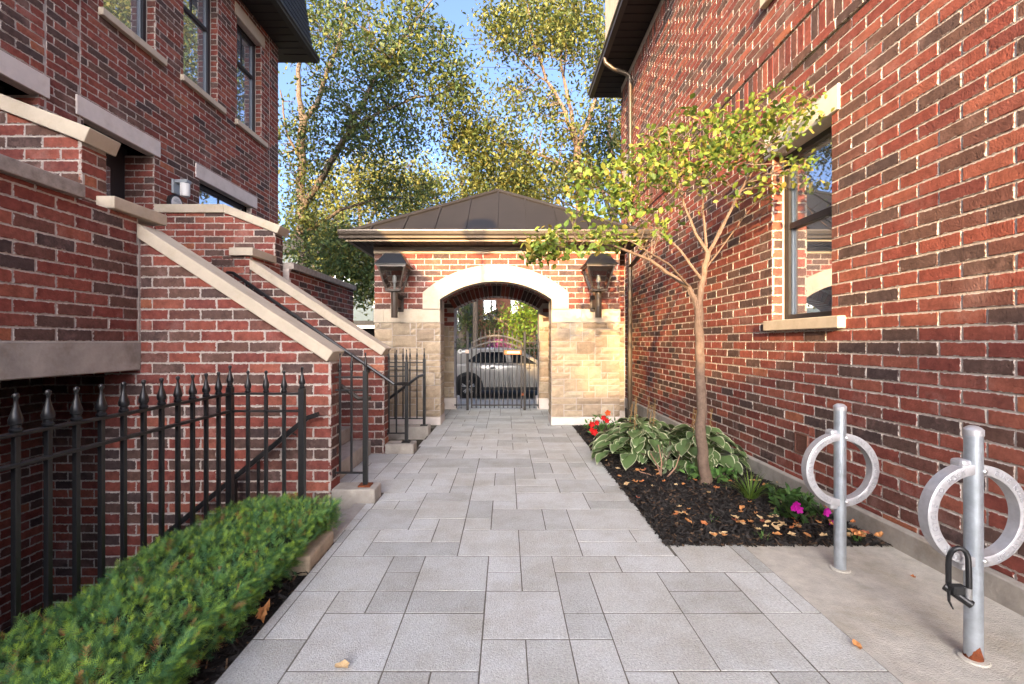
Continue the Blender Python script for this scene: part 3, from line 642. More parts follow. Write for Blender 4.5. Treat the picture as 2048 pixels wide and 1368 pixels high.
# ================================================================== GATEHOUSE
GY = 7.165; GL, GR = -2.10, 1.815; GC = (GL+GR)/2
gh = thing('gatehouse', 'stone and brick gatehouse with arched passage and dark hipped metal roof', 'gatehouse', (GC, GY+1.0, 0))
OL, OR_, SPR, CRN = -1.047, 0.7245, 2.0, 2.285                          # front opening
RL_, RR_, RSP, RCN = -1.018, 0.649, 1.97, 2.225; RY = 8.85              # rear opening
def arc(x0, x1, zs, zc, n):
    h = (x1-x0)/2; sag = zc-zs; R = (h*h+sag*sag)/(2*sag); cz = zc-R; cx = (x0+x1)/2; a0 = math.asin(h/R)
    return [(cx+R*math.sin(-a0+2*a0*i/n), cz+R*math.cos(-a0+2*a0*i/n)) for i in range(n+1)]
def arch_wall(name, xl, xr, ztop, ol, orr, sp, cr, ya, yb, m):
    s = MB(); s.box(xl, ol, ya, yb, 0, ztop); s.box(orr, xr, ya, yb, 0, ztop); P = arc(ol, orr, sp, cr, 24)
    for i in range(24):
        s.prism([P[i], P[i+1], (P[i+1][0], ztop), (P[i][0], ztop)], lambda a, b, d: (a, d, b), ya, yb)
    return s.build(name, m, gh)
arch_wall('front_wall_core', GL+0.012, GR-0.012, 2.84, OL, OR_, SPR, CRN, GY+0.012, GY+0.45, M['mortar'])
arch_wall('rear_wall_core', GL+0.012, GR+0.23, 2.84, RL_, RR_, RSP, RCN, RY+0.012, RY+0.42, M['mortar'])
MB().box(GL+0.012, -1.55, GY+0.45, RY+0.012, 0, 2.84).build('side_wall', M['mortar'], gh)
MB().box(1.25, GR+0.23, GY+0.62, RY+0.012, 0, 2.83).build('side_wall', M['mortar'], gh)
MB().box(-1.55, 1.3, GY+0.45, RY+0.012, 2.6, 2.83).build('ceiling', M['soffit'], gh)
# stones
STN = [(0.375, 0.285, 0.19), (0.40, 0.315, 0.22), (0.35, 0.265, 0.18), (0.41, 0.33, 0.235), (0.325, 0.245, 0.17), (0.385, 0.295, 0.20)]
rs = random.Random(21)
def stone(x0, x1, z0, z1, y, parent, face=(1, 0), o=None, proud=0.018):
    g_ = 0.0065; n = 3; v = []; f = []; t = rs.choice(STN); L, Hh = x1-x0, z1-z0
    nx, nz = max(2, int(L/0.07)), max(2, int(Hh/0.05))
    for j in range(nz+1):
        for i in range(nx+1):
            edge = min(i, nx-i)/nx*L, min(j, nz-j)/nz*Hh; e = min(edge)
            d = -proud*min(1, 0.25+e/0.03)+rs.uniform(-0.003, 0.003)
            jx = rs.uniform(-0.003, 0.003); v.append(((i/nx-0.5)*(L-2*g_)+jx, d if e > 0 else d*0.4, (j/nz-0.5)*(Hh-2*g_)+rs.uniform(-.003, .003)))
    W_ = nx+1
    for j in range(nz):
        for i in range(nx): f.append((j*W_+i, j*W_+i+1, (j+1)*W_+i+1, (j+1)*W_+i))
    ring = [i for i in range(nx+1)]+[j*W_+nx for j in range(1, nz+1)]+[nz*W_+i for i in range(nx-1, -1, -1)]+[j*W_ for j in range(nz-1, 0, -1)]
    b = len(v); v += [(v[i][0], 0.03, v[i][2]) for i in ring]; k = len(ring)
    f += [(ring[(i+1) % k], ring[i], b+i, b+(i+1) % k) for i in range(k)]
    me = bpy.data.meshes.new('stone'); me.from_pydata(v, [], f); attrs(me, tuple(c*q_ for q_ in [rs.uniform(0.84, 1.12)] for c in t)); me.materials.append(M['pierstone'])
    for p_ in me.polygons: p_.use_smooth = False
    if face == (1, 0): link('stone', me, ((x0+x1)/2, y, (z0+z1)/2), parent)
    else: link('stone', me, (y, (x0+x1)/2, (z0+z1)/2), parent, math.atan2(face[1], face[0]))
SZ = ((2, 1, 3), (3, 1, 4), (4, 1, 3), (2, 2, 3), (3, 2, 3), (1, 1, 1.5), (4, 2, 1))
def pier(x0, x1, z0, z1, y, face=(1, 0)):
    nc = max(2, round((x1-x0)/0.1)); nr = round((z1-z0)/0.1); mx, mz = (x1-x0)/nc, (z1-z0)/nr
    for (c, r, w_, h_) in tile_fill(nc, nr, SZ, rs): stone(x0+c*mx, x0+(c+w_)*mx, z0+r*mz, z0+(r+h_)*mz, y, gh, face)
ZP, ZB0, ZB1 = 0.13, 1.63, 1.843
pier(GL, OL, ZP, ZB0, GY); pier(OR_, GR, ZP, ZB0, GY)
pier(GY+0.01, GY+0.45, ZP, ZB0, OL, (0, 1)); pier(GY+0.01, GY+0.45, ZP, ZB0, OR_, (0, -1))
pier(-1.55, RL_, ZP, 1.625, RY); pier(RR_, 1.25, ZP, 1.625, RY); pier(GR, GR+0.23, ZP, 1.625, GY+0.60)
MB().box(GR, GR+0.24, GY+0.61, GY+0.75, 0, 2.84).build('side_return', M['mortar'], gh)
brick_wall('gh', (GR, GY+0.60, 0), (1, 0), 0.235, 1.64, 2.83, zoff=1.843)
for (x0, x1) in ((GL-0.012, OL+0.012), (OR_-0.012, GR+0.012)):
    MB().box(x0, x1, GY-0.03, GY+0.47, 0, ZP-0.003).build('plinth', M['greystone' if False else 'lintel'], gh, bevel=0.01)
for (x0, x1) in ((-1.55, RL_+0.06), (RR_-0.04, 1.25)):
    MB().box(x0, x1, RY-0.05, RY+0.44, 0, ZP+0.09).build('plinth', M['lintel'], gh, bevel=0.01)
# smooth band course
for (x0, x1) in ((GL-0.004, -1.95), (-1.947, OL), (OR_, 1.2), (1.203, GR+0.004)):
    MB().box(x0, x1, GY-0.012, GY+0.46, ZB0+0.002, ZB1).build('band_stone', M['cream'], gh, bevel=0.004)
# arch surround in two steps, as dressed stones
I = arc(OL, OR_, SPR, CRN, 28); O2 = arc(-1.323, 0.995, 2.11, 2.548, 28); Om = [(i[0]+(o[0]-i[0])*0.72, i[1]+(o[1]-i[1])*0.72) for i, o in zip(I, O2)]
def ring(A, B, ya, yb, name, cuts):
    for (a, b) in zip(cuts[:-1], cuts[1:]):
        s = MB()
        for i in range(a, b): s.prism([A[i], A[i+1], B[i+1], B[i]], lambda p, q, d: (p, d, q), ya, yb)
        o = s.build(name, M['cream'], gh)
ring(I, Om, GY-0.036, GY+0.2, 'arch_stone', [0, 28]); ring(Om, O2, GY-0.026, GY+0.1, 'arch_moulding', [0, 28])
for sg_, xi, xo in ((-1, OL, -1.323), (1, OR_, 0.995)):
    xm = xi+(xo-xi)*0.72
    MB().prism([(xi, ZB1+0.003), (xm, ZB1+0.003), (xm, Om[0 if sg_ < 0 else -1][1]), (xi, SPR)], lambda p, q, d: (p, d, q), GY-0.036, GY+0.2).build('arch_leg', M['cream'], gh)
    MB().prism([(xm, ZB1+0.003), (xo, ZB1+0.003), (xo, 2.11), (xm, Om[0 if sg_ < 0 else -1][1])], lambda p, q, d: (p, d, q), GY-0.026, GY+0.1).build('arch_leg', M['cream'], gh)
def in_surround(p):
    x, z = p
    if not (-1.31 < x < 0.98) or z < 1.8: return z < 1.8
    h, sag = 1.159, 0.438; R = (h*h+sag*sag)/(2*sag); return (x+0.164)**2+(z-(2.548-R))**2 < (R-0.012)**2
brick_wall('gh', (GL, GY, 0), (1, 0), GR-GL, ZB1, 2.727, zoff=1.843, drop=lambda P: all(in_surround((GL+a, b)) for a, b in P))
def in_rear(p):
    x, z = p
    if not (RL_ < x < RR_): return False
    h = (RR_-RL_)/2; sag = RCN-RSP; R = (h*h+sag*sag)/(2*sag); return z < RSP or (x-(RL_+RR_)/2)**2+(z-(RCN-R))**2 < (R+0.20)**2
brick_wall('gh', (-1.55, RY, 0), (1, 0), 2.8, 1.63, 2.6, zoff=1.63, drop=lambda P: any(in_rear((-1.55+a, b)) for a, b in P))
h = (RR_-RL_)/2; sag = RCN-RSP; R = (h*h+sag*sag)/(2*sag); cz = RCN-R; cx = (RL_+RR_)/2; a0 = math.asin(h/R); nv = 22
for i in range(nv):                                                    # soldier voussoirs over the rear arch
    ta, tb = -a0+2*a0*i/nv+0.004, -a0+2*a0*(i+1)/nv-0.004
    q = [(cx+r_*math.sin(t), cz+r_*math.cos(t)) for t, r_ in ((ta, R), (tb, R), (tb, R+0.2), (ta, R+0.2))]
    b_ = MB().prism(q, lambda a, b, d: (a, d, b), RY-0.002, RY+0.42).build('voussoir', M['brick'], gh)
    attrs(b_.data, PAL[rs.randrange(11)], np.tile([0.12, 0.04, 0], (len(b_.data.vertices), 1)))
P = arc(OL+0.001, OR_-0.001, SPR-0.004, CRN-0.004, 20)
for i in range(20):                                                    # brick soffit of the front arch
    q0, q1 = P[i], P[i+1]; dx, dz = (q1[0]-q0[0])*0.04, (q1[1]-q0[1])*0.04
    b_ = MB().prism([(q0[0]+dx, q0[1]+dz), (q1[0]-dx, q1[1]-dz), (q1[0]-dx, q1[1]-dz+0.03), (q0[0]+dx, q0[1]+dz+0.03)], lambda a, b, d: (a, d, b), GY+0.205, GY+0.455).build('soffit_brick', M['brick'], gh)
    attrs(b_.data, PAL[rs.randrange(11)], np.tile([0.12, 0.04, 0], (len(b_.data.vertices), 1)))
for i in range(4):                                                     # brick jambs above the band
    for (x_, sg2) in ((OL, 1), (OR_, -1)): pass
brick_wall('gh', (OL-0.003, GY+0.205, 0), (0, 1), 0.245, ZB1, SPR, zoff=1.843)
brick_wall('gh', (OR_+0.003, GY+0.45, 0), (0, -1), 0.245, ZB1, SPR, zoff=1.843)
brick_flush('gh', gh)
MB().box(GL-0.006, GR+0.006, GY-0.016, GY+0.3, 2.729, 2.838).build('frieze', M['cream'], gh, bevel=0.004)
# roof
ex0, ex1, ey0, ey1, ez = GL-0.28, GR+0.28, 6.765, 9.75, 2.965; AP = (GC, 8.30, 4.10)
MB().box(ex0+0.03, ex1-0.03, ey0+0.03, ey1-0.03, 2.842, 2.87).build('soffit', M['soffit'], gh)
s = MB()
for k in range(44): s.box(ex0+0.05+k*0.105, ex0+0.055+k*0.105, ey0+0.04, GY-0.02, 2.835, 2.843)
s.build('soffit_joint', M['shingle'], gh)
s = MB(); cs = [(ex0, ey0, ez), (ex1, ey0, ez), (ex1, ey1, ez), (ex0, ey1, ez), AP]; s.v = cs; s.f = [(0, 1, 4), (1, 2, 4), (2, 3, 4), (3, 0, 4), (3, 2, 1, 0)]
rf = s.build('roof', M['roofmetal'], gh)
A = Vector(AP)
for c_ in cs[:4]:
    d = (A-Vector(c_)); s = MB(); up = Vector((0, 0, 0.006)); s.tube([Vector(c_)+up, A+up], 0.042, 8); s.build('hip_cap', M['roofmetal'], rf, smooth=True)
def seam(p, q): MB().tube([Vector(p), Vector(q)], 0.015, sq=True).build('seam', M['roofmetal'], rf)
x = GC-0.48*4
while x < GC+0.48*4+0.1:
    t = 1-abs(x-GC)/(GC-ex0 if x < GC else ex1-GC)
    seam((x, ey0, ez+0.008), (x, ey0+(AP[1]-ey0)*t, ez+(AP[2]-ez)*t+0.008)); x += 0.48
for k in range(1, 6):
    y = ey0+(ey1-ey0)*k/6; t = 1-abs(y-AP[1])/((AP[1]-ey0) if y < AP[1] else (ey1-AP[1])); seam((ex0, y, ez+.008), (ex0+(AP[0]-ex0)*t, y, ez+(AP[2]-ez)*t+.008))
prof = [(0, 0), (-0.075, 0.0), (-0.08, 0.03), (-0.105, 0.055), (-0.115, 0.10), (-0.115, 0.115), (-0.10, 0.115), (0, 0.105)]
s = MB(); s.prism(prof, lambda a, b, d: (d, ey0+a, 2.872+b), ex0-0.11, ex1+0.11); s.build('gutter', M['gutter'], gh)
s = MB(); s.prism(prof, lambda a, b, d: (ex0+a, d, 2.872+b), ey0-0.002, ey1+0.1); s.build('gutter', M['gutter'], gh)
MB().box(ex0-0.03, ex1+0.03, ey0-0.004, ey0+0.02, 2.835, 2.868).build('fascia', mat('tan_fascia', (0.36, 0.28, 0.18), 0.5), gh, bevel=0.004)
MB().tube([(GR+0.33, GY-0.3, 2.85), (GR+0.33, GY-0.2, 2.75), (GR+0.30, GY+0.5, 2.6), (GR+0.30, GY+0.52, 0.0)], 0.04, 8).build('downspout', M['gutter'], gh, smooth=True)

# ---- lanterns
def lantern(root, x, y, z):                                            # z = underside of the roof cap
    s = MB(); s.frustum((x, y), 0.47, 0.235, z, z+0.168); s.box(x-0.242, x+0.242, y-0.242, y+0.242, z-0.012, z-0.001); cap = s.build('lantern_cap', M['black'], root, bevel=0.003)
    wt, wb, zb = 0.40, 0.20, z-0.372
    for (i, j) in ((-1, -1), (1, -1), (1, 1), (-1, 1)):
        MB().tube([(x+i*wb/2, y+j*wb/2, zb), (x+i*wt/2, y+j*wt/2, z-0.012)], 0.0125, sq=True).build('corner_bar', M['bronze'], root)
    s = MB(); s.frustum((x, y), wb+0.035, wb+0.04, zb-0.02, zb+0.012); s.frustum((x, y), wt+0.03, wt+0.03, z-0.04, z-0.0125); s.build('rim', M['bronze'], root)
    for (i, j) in ((0, -1), (1, 0), (0, 1), (-1, 0)):
        a, b = wb/2-0.014, wt/2-0.014; px, py = j, i
        v = [(x+i*a-px*a, y+j*a-py*a, zb+.012), (x+i*a+px*a, y+j*a+py*a, zb+.012), (x+i*b+px*b, y+j*b+py*b, z-.042), (x+i*b-px*b, y+j*b-py*b, z-.042)]
        s = MB(); s.v = v; s.f = [(0, 1, 2, 3)]; s.build('glass_pane', M['clear'], root)
    s = MB(); s.lathe([(0.018, 0), (0.018, 0.1), (0.03, 0.11), (0.03, 0.19), (0.012, 0.22)], (x, y, zb+0.012), 12); s.build('burner', M['pane'], root)
for (lx, lab) in ((-1.685, 'black glazed lantern on the gate pier beside the entry stairs'), (1.395, 'black glazed lantern on the gate pier behind the small tree')):
    y = 6.80; r = thing('wall_lantern', lab, 'lantern', (lx, y, 2.1), 'lanterns flanking the arch'); lantern(r, lx, y, 2.475)
    MB().lathe([(0.047, 0), (0.05, 0.01), (0.05, 0.40), (0.03, 0.41)], (lx, y, 1.69), 14).build('stem', M['bronze'], r, smooth=True)
    MB().box(lx-0.03, lx+0.03, y+0.03, GY-0.013, 1.86, 1.98).build('arm', M['bronze'], r, bevel=0.004)
    MB().box(lx-0.06, lx+0.06, GY-0.03, GY-0.005, 1.80, 2.06).build('back_plate', M['bronze'], r, bevel=0.004)
    MB().tube([(lx, y+0.05, 2.03), (lx+0.05, y+0.12, 2.06), (lx+0.06, GY-0.02, 2.04)], 0.014, 6).build('gas_pipe', M['bronze'], r)

# ---- iron gate in the passage
IG = 8.72
ig = thing('iron_gate', 'brown iron gate with arched top rails closing the passage', 'gate', (-0.2, IG, 0))
for px_ in (-0.745, 0.362): MB().box(px_-0.024, px_+0.024, IG-0.024, IG+0.024, 0, 1.53).build('post', M['gateiron'], ig, bevel=0.003)
la, lb_ = -0.665, 0.30; rz = lambda x, e, c: c-(c-e)*((x-(la+lb_)/2)/((lb_-la)/2))**2
for k in range(12):
    x = la+(lb_-la)*k/11; edge = k in (0, 11)
    MB().box(x-(0.016 if edge else 0.010), x+(0.016 if edge else 0.010), IG-0.009, IG+0.009, 0.04, rz(x, 1.30, 1.44)+(0.0 if edge else 0.12)).build('bar', M['gateiron'], ig)
    if not edge: MB().lathe([(0.008, 0), (0.012, 0.008), (0.001, 0.04)], (x, IG, rz(x, 1.30, 1.44)+0.12), 6).build('spike', M['gateiron'], ig)
for e, c in ((1.19, 1.33), (1.305, 1.445)):
    pts = [(la+(lb_-la)*i/16, IG-0.012, rz(la+(lb_-la)*i/16, e, c)) for i in range(17)]; MB().tube(pts, 0.015, sq=True).build('arched_rail', M['bronze'], ig)  # lighter iron than the bars: sunlight on the rails put into the colour
MB().box(la, lb_, IG-0.016, IG+0.016, 0.085, 0.11).build('rail', M['gateiron'], ig)
for (a, b, xs) in ((-1.0, -0.77, (-0.96, -0.87)), (0.387, 0.64, (0.455, 0.545, 0.63))):
    for x in xs: MB().box(x-0.008, x+0.008, IG-0.008, IG+0.008, 0.04, 1.38).build('bar', M['gateiron'], ig)
    for z in (0.10, 1.20, 1.32): MB().box(a, b, IG-0.013, IG+0.013, z-0.011, z+0.011).build('rail', M['gateiron'], ig)
lk = MB().box(-0.04, 0.30, IG-0.04, IG-0.02, 1.075, 1.165).build('lock_plate', mat('copper_plate', (0.30, 0.14, 0.06), 0.45, metal=0.5), ig, bevel=0.004)
MB().box(0.02, 0.26, IG-0.043, IG-0.0405, 1.105, 1.138).build('label_strip', M['white'], lk)
kp = MB().box(-0.785, -0.715, IG-0.045, IG-0.025, 1.10, 1.17).build('keypad_plate', mat('pink_plate', (0.62, 0.45, 0.36), 0.5), ig)
MB().box(0.30, 0.345, IG-0.03, IG+0.03, 0.28, 0.33).build('hinge', M['rust'], ig)
rsn = thing('round_gate_sign', 'round white sign with dark arrow on the gate side panel', 'sign', (-0.885, IG-0.02, 1.14))
disc((-0.885, IG-0.022, 1.14), 0.045, 0.008, 'y').build('face', M['white'], rsn)
MB().prism([(-0.9, 1.15), (-0.88, 1.165), (-0.862, 1.15), (-0.872, 1.135), (-0.89, 1.13)], lambda a, b, d: (a, d, b), IG-0.0245, IG-0.0225).build('arrow', M['black'], rsn)

# ================================================================== RAILINGS
def finial(root, x, y, z, s_=1.0, m='black'):
    return MB().lathe([(0.019*s_, 0), (0.022*s_, 0.004), (0.022*s_, 0.012), (0.017*s_, 0.016), (0.017*s_, 0.028), (0.023*s_, 0.032), (0.023*s_, 0.040), (0.025*s_, 0.046), (0.019*s_, 0.066), (0.010*s_, 0.098), (0.0072*s_, 0.115), (0.0072*s_, 0.128), (0.011*s_, 0.134), (0.0125*s_, 0.141), (0.010*s_, 0.149), (0.003*s_, 0.153)], (x, y, z), 4 if False else 10)
def bar(root, x, y, z0, z1, r=0.0095, name='picket'): return MB().box(x-r, x+r, y-r, y+r, z0, z1).build(name, M['black'], root, bevel=0.0015)
fx, fy = -1.92, 3.13
fn = thing('picket_fence', 'black iron picket fence with pointed finials between hedge and basement stair', 'fence', (fx, 2.3, 0))
zt, zl = 0.968, 0.847
for k in range(15):
    y = fy-0.1243*k
    post = k == 0; r = 0.02 if post else 0.0105
    p = bar(fn, fx, y, -0.03, zt+(0.045 if post else 0.008), r, 'post' if post else 'picket'); finial(fn, fx, y, zt+(0.045 if post else 0.008), 0.95).build('finial', M['black'], p, smooth=True)
for z in (zt, zl): MB().box(fx-0.016, fx+0.016, fy-0.1243*14.8, fy-0.018, z-0.009, z+0.007).build('rail', M['black'], fn, bevel=0.002)
for k in range(1, 5):
    x = fx+0.1255*k; post = k == 4; r = 0.02 if post else 0.0105
    p = bar(fn, x, fy, -0.03, zt+(0.035 if post else 0.008), r, 'post' if post else 'picket'); finial(fn, x, fy, zt+(0.035 if post else 0.008), 0.9).build('finial', M['black'], p, smooth=True)
for z in (zt, zl): MB().box(fx+0.018, fx+0.502-0.018, fy-0.015, fy+0.015, z-0.008, z+0.006).build('rail', M['black'], fn, bevel=0.002)
# basement stair handrail behind it
hr = thing('basement_handrail', 'black sloping handrail running down the brick wall behind the picket fence', 'handrail', (-2.2, 3.6, 0))
a, b = Vector((-1.60, 3.62, 0.715)), Vector((-3.0, 3.62, -0.44))
MB().tube([a+Vector((0.09, 0, 0.03)), a, b], 0.019, sq=True).build('rail', M['black'], hr)
for t in (0.28, 0.42, 0.8):
    p = a.lerp(b, t); bar(hr, p.x, 3.62, p.z-0.9, p.z-0.01, 0.019 if t > 0.4 else 0.01, 'baluster')
MB().tube([a.lerp(b, 0.1), a.lerp(b, 0.1)+Vector((0, 0.1, -0.04))], 0.008, 6).build('bracket', M['black'], hr)
# rails at the stair
def railing(label, xs, xpost, y, zg, zr, zbot, xl, rust=False, small=0.8):
    r = thing('stair_railing', label, 'railing', (xpost, y, zg), 'short spiked railings on the kerb blocks')
    p = bar(r, xpost, y, zg+0.012, zr[0]+0.055, 0.019, 'post'); finial(r, xpost, y, zr[0]+0.055, 0.62).build('finial', M['black'], p, smooth=True)
    MB().box(xpost-0.05, xpost+0.05, y-0.05, y+0.05, zg, zg+0.012).build('base_plate', M['rust' if rust else 'black'], r)
    for x in xs:
        q = bar(r, x, y, zbot, zr[0]+0.05, 0.0085); finial(r, x, y, zr[0]+0.05, 0.6).build('finial', M['black'], q, smooth=True)
    for z in (*zr, zbot): MB().box(xl, xpost-0.019, y-0.011, y+0.011, z-0.008, z+0.006).build('rail', M['black'], r)
    return r
Yp = 3.80
g1 = railing('black railing with rusty foot plate at the near stair wall', ((680-CX)/F*Yp, (703-CX)/F*Yp), (731-CX)/F*Yp, Yp, 0.114, (CH-(754-CY)/F*Yp, CH-(780-CY)/F*Yp), CH-(945-CY)/F*Yp, -1.442, True)
Yp = 5.45
g2 = railing('black spiked railing on the block at the second stair wall', ((778-CX)/F*Yp, (793-CX)/F*Yp), (813-CX)/F*Yp, Yp, 0.112, (CH-(733-CY)/F*Yp, CH-(752-CY)/F*Yp), CH-(866-CY)/F*Yp, -1.442)
Yp = 6.48
g3 = railing('black spiked railing in front of the left gate pier stones', [(x-CX)/F*Yp for x in (776, 790, 806, 820, 834)], (848.5-CX)/F*Yp, Yp, 0.121, (CH-(725-CY)/F*Yp, CH-(740-CY)/F*Yp), CH-(837-CY)/F*Yp, -1.85)
h2 = thing('stair_handrail', 'long black handrail bracketed to the second stair wall and bending level at its foot', 'handrail', (-2.2, 5.24, 0.8))
pa, pb, pc2 = W(466, 546, 5.24), W(788, 768, 5.24), W(814, 766.5, 5.40)
MB().tube([W(455, 545, 5.3), pa, pb, pc2], 0.019, 8).build('rail', M['black'], h2, smooth=True)
for t in (0.08, 0.40, 0.82):
    p = pa.lerp(pb, t); MB().tube([p-Vector((0, 0, 0.015)), p+Vector((0, 0.03, -0.07)), p+Vector((0, 0.098, -0.075))], 0.008, 6).build('bracket', M['black'], h2); MB().lathe([(0.03, -0.03), (0.03, 0.03)], (p.x, 5.33, p.z-0.075), 8).build('rosette', M['black'], h2)
h1 = thing('stair_handrail', 'short black handrail end on the back of the near stair wall', 'handrail', (-1.6, 4.0, 0.8))
MB().tube([W(600, 712, 4.02), W(662, 757, 4.02), W(717, 797, 4.02), W(741, 796, 4.0)], 0.019, 8).build('rail', M['bronze'], h1, smooth=True)
MB().tube([W(690, 778, 4.02), W(690, 782, 3.93)], 0.008, 6).build('bracket', M['bronze'], h1)
h3 = thing('stair_handrail', 'black handrail sloping down beside the left gate pier', 'handrail', (-1.5, 6.42, 0.5))
MB().tube([W(766, 806, 6.42), W(838, 752, 6.42), W(849, 750, 6.44)], 0.02, 8).build('rail', M['black'], h3, smooth=True)

# ================================================================== BIKE POSTS
CHC = {}
dgx = None
def char_mesh(ch):
    if ch not in CHC:
        cu = bpy.data.curves.new('t', 'FONT'); cu.body = ch; cu.size = 1.0; cu.extrude = 0.06; cu.align_x = 'CENTER'
        o = bpy.data.objects.new('t', cu); C.objects.link(o); bpy.context.view_layer.update()
        me = o.evaluated_get(bpy.context.evaluated_depsgraph_get()).to_mesh()
        CHC[ch] = (np.array([v.co[:] for v in me.vertices]), [tuple(p.vertices) for p in me.polygons]); o.to_mesh_clear() if False else None
        bpy.data.objects.remove(o); bpy.data.curves.remove(cu)
    return CHC[ch]
def bike_post(label, x, y, top, ringz, rust):
    r = thing('bike_post', label, 'bike post', (x, y, 0), 'ring and post bike racks'); R_ = 0.0305
    p = MB().lathe([(R_, -0.01), (R_, top-0.012), (R_-0.001, top-0.012)], (x, y, 0), 28).build('post', M['galv'], r, smooth=True)
    MB().lathe([(R_+0.003, top-0.03), (R_+0.003, top-0.006), (R_-0.006, top+0.003), (0.015, top+0.009), (0.0, top+0.0095)], (x, y, 0), 28).build('cap', M['castalu'], p, smooth=True)
    if rust:
        n = 40; s = MB(); hts = [0.03+0.03*math.sin(3*t*0.157+1)+0.02*random.random() if math.cos(t*2*math.pi/n-4.9) > 0.1 else 0.016+0.01*random.random() for t in range(n)]
        for k in range(n): a = 2*math.pi*k/n; s.v += [(x+(R_+.0012)*math.cos(a), y+(R_+.0012)*math.sin(a), 0.0), (x+(R_+.0012)*math.cos(a), y+(R_+.0012)*math.sin(a), hts[k])]
        for k in range(n): j = (k+1) % n; s.f.append((2*k, 2*j, 2*j+1, 2*k+1))
        s.build('rusty_foot', M['rust'], p)
    MB().lathe([(R_+0.022, 0), (R_+0.018, 0.006), (R_+0.002, 0.008)], (x, y, 0), 24).build('collar', M['padconcrete'], p)
    # cast ring, rectangular section, in the plane facing the walk
    ro, ri, dp = 0.212, 0.171, 0.023; n = 72; s = MB()
    prof = [(ri, -dp), (ri+0.004, -dp-0.002), (ro-0.004, -dp-0.002), (ro, -dp), (ro, dp), (ri, dp)]
    yr = y+0.0
    for k in range(n):
        a = 2*math.pi*k/n
        s.v += [(x+q*math.cos(a), yr+d, ringz+q*math.sin(a)) for q, d in prof]
    m_ = len(prof)
    for k in range(n):
        j = (k+1) % n
        for i in range(m_): s.f.append((k*m_+i, k*m_+(i+1) % m_, j*m_+(i+1) % m_, j*m_+i))
    rg_ = s.build('ring', M['castalu'], r, smooth=True)
    for zz in (ro-0.006, -ro+0.006):
        MB().box(x-0.066, x-0.02, yr-0.02, yr+0.04, ringz+zz-0.028, ringz+zz+0.024).build('lug', M['castalu'], r, bevel=0.014, seg=2)
        b_ = MB(); b_.lathe([(0.011, -0.004), (0.011, 0.002), (0.008, 0.006), (0.0, 0.008)], (0, 0, 0), 12); b_.v = [(x+0.018+v[0], y-R_*0.9-v[2], ringz+zz*0.9+v[1]) for v in b_.v]; b_.build('bolt', M['rim'], r, smooth=True)
    # raised lettering, clockwise on each half
    V = []; Fc = []
    def put(txt, a0, a1, size):
        k = len(txt)
        for i, ch in enumerate(txt):
            if ch == ' ': continue
            a = math.radians(a0+(a1-a0)*i/(k-1)); v, f = char_mesh(ch); b = len(V); rm = 0.1815
            up = Vector((math.cos(a), 0, math.sin(a))); ri_ = Vector((math.sin(a), 0, -math.cos(a)))
            for c in v:
                q = Vector((x, yr-dp-0.0028, ringz))+up*(rm+c[1]*size)+ri_*(c[0]*size)+Vector((0, -1, 0))*c[2]*0.03
                V.append(tuple(q))
            Fc.extend([tuple(b+j for j in p_) for p_ in f])
    put('LOCK BICYCLE TO POST', 246, 110, 0.030); put('BIKE RACK MFG & DIST ONT', 68, -66, 0.029)
    s = MB(); s.v = V; s.f = Fc; s.build('lettering', M['alu2'], rg_, kind='stuff')
    return r
M['alu2'] = mat('worn_letters', (0.40, 0.40, 0.42), 0.5, metal=0.4)
bike_post('steel bike post with cast ring, rusted foot and a lock hung on it', 1.958, 1.885, 0.968, 0.607, True)
bike_post('steel bike post with bare cast ring beside the mulch bed corner', 1.952, 2.63, 0.958, 0.585, False)
ul = thing('bicycle_lock', 'black u-shaped bicycle lock hanging from the rusted bike post ring', 'lock', (1.90, 1.86, 0.25))
Yl = 1.832
pl = [W(1897, 1178, Yl+0.03)]+[W(1917-20*math.cos(t), 1122-26*math.sin(t), Yl+0.03-0.012*t) for t in np.linspace(0, math.pi, 9)]+[W(1938, 1178, Yl-0.02)]
MB().tube(pl, 0.0098, 10).build('shackle', M['black'], ul, smooth=True)
ca, cb = W(1889, 1172, Yl+0.03), W(1944, 1210, Yl-0.03)
MB().tube([ca-(cb-ca)*0.02, ca, cb, cb+(cb-ca)*0.03], [0.011, 0.0165, 0.0165, 0.012], 12).build('crossbar', M['black'], ul, smooth=True)
m_ = (ca+cb)/2; MB().box(m_.x-0.03, m_.x+0.028, m_.y-0.018, m_.y+0.018, m_.z+0.005, m_.z+0.042).build('bracket', M['cladding'], ul, bevel=0.006)
e_ = W(1937, 1187, Yl-0.02); MB().lathe([(0.0115, -0.022), (0.0115, 0.022)], tuple(e_), 12).build('steel_sleeve', M['rim'], ul, smooth=True)
MB().tube([W(1897, 1180, Yl), W(1898, 1202, Yl), W(1906, 1218, Yl)], [0.006, 0.005, 0.003], 6).build('strap', M['black'], ul)

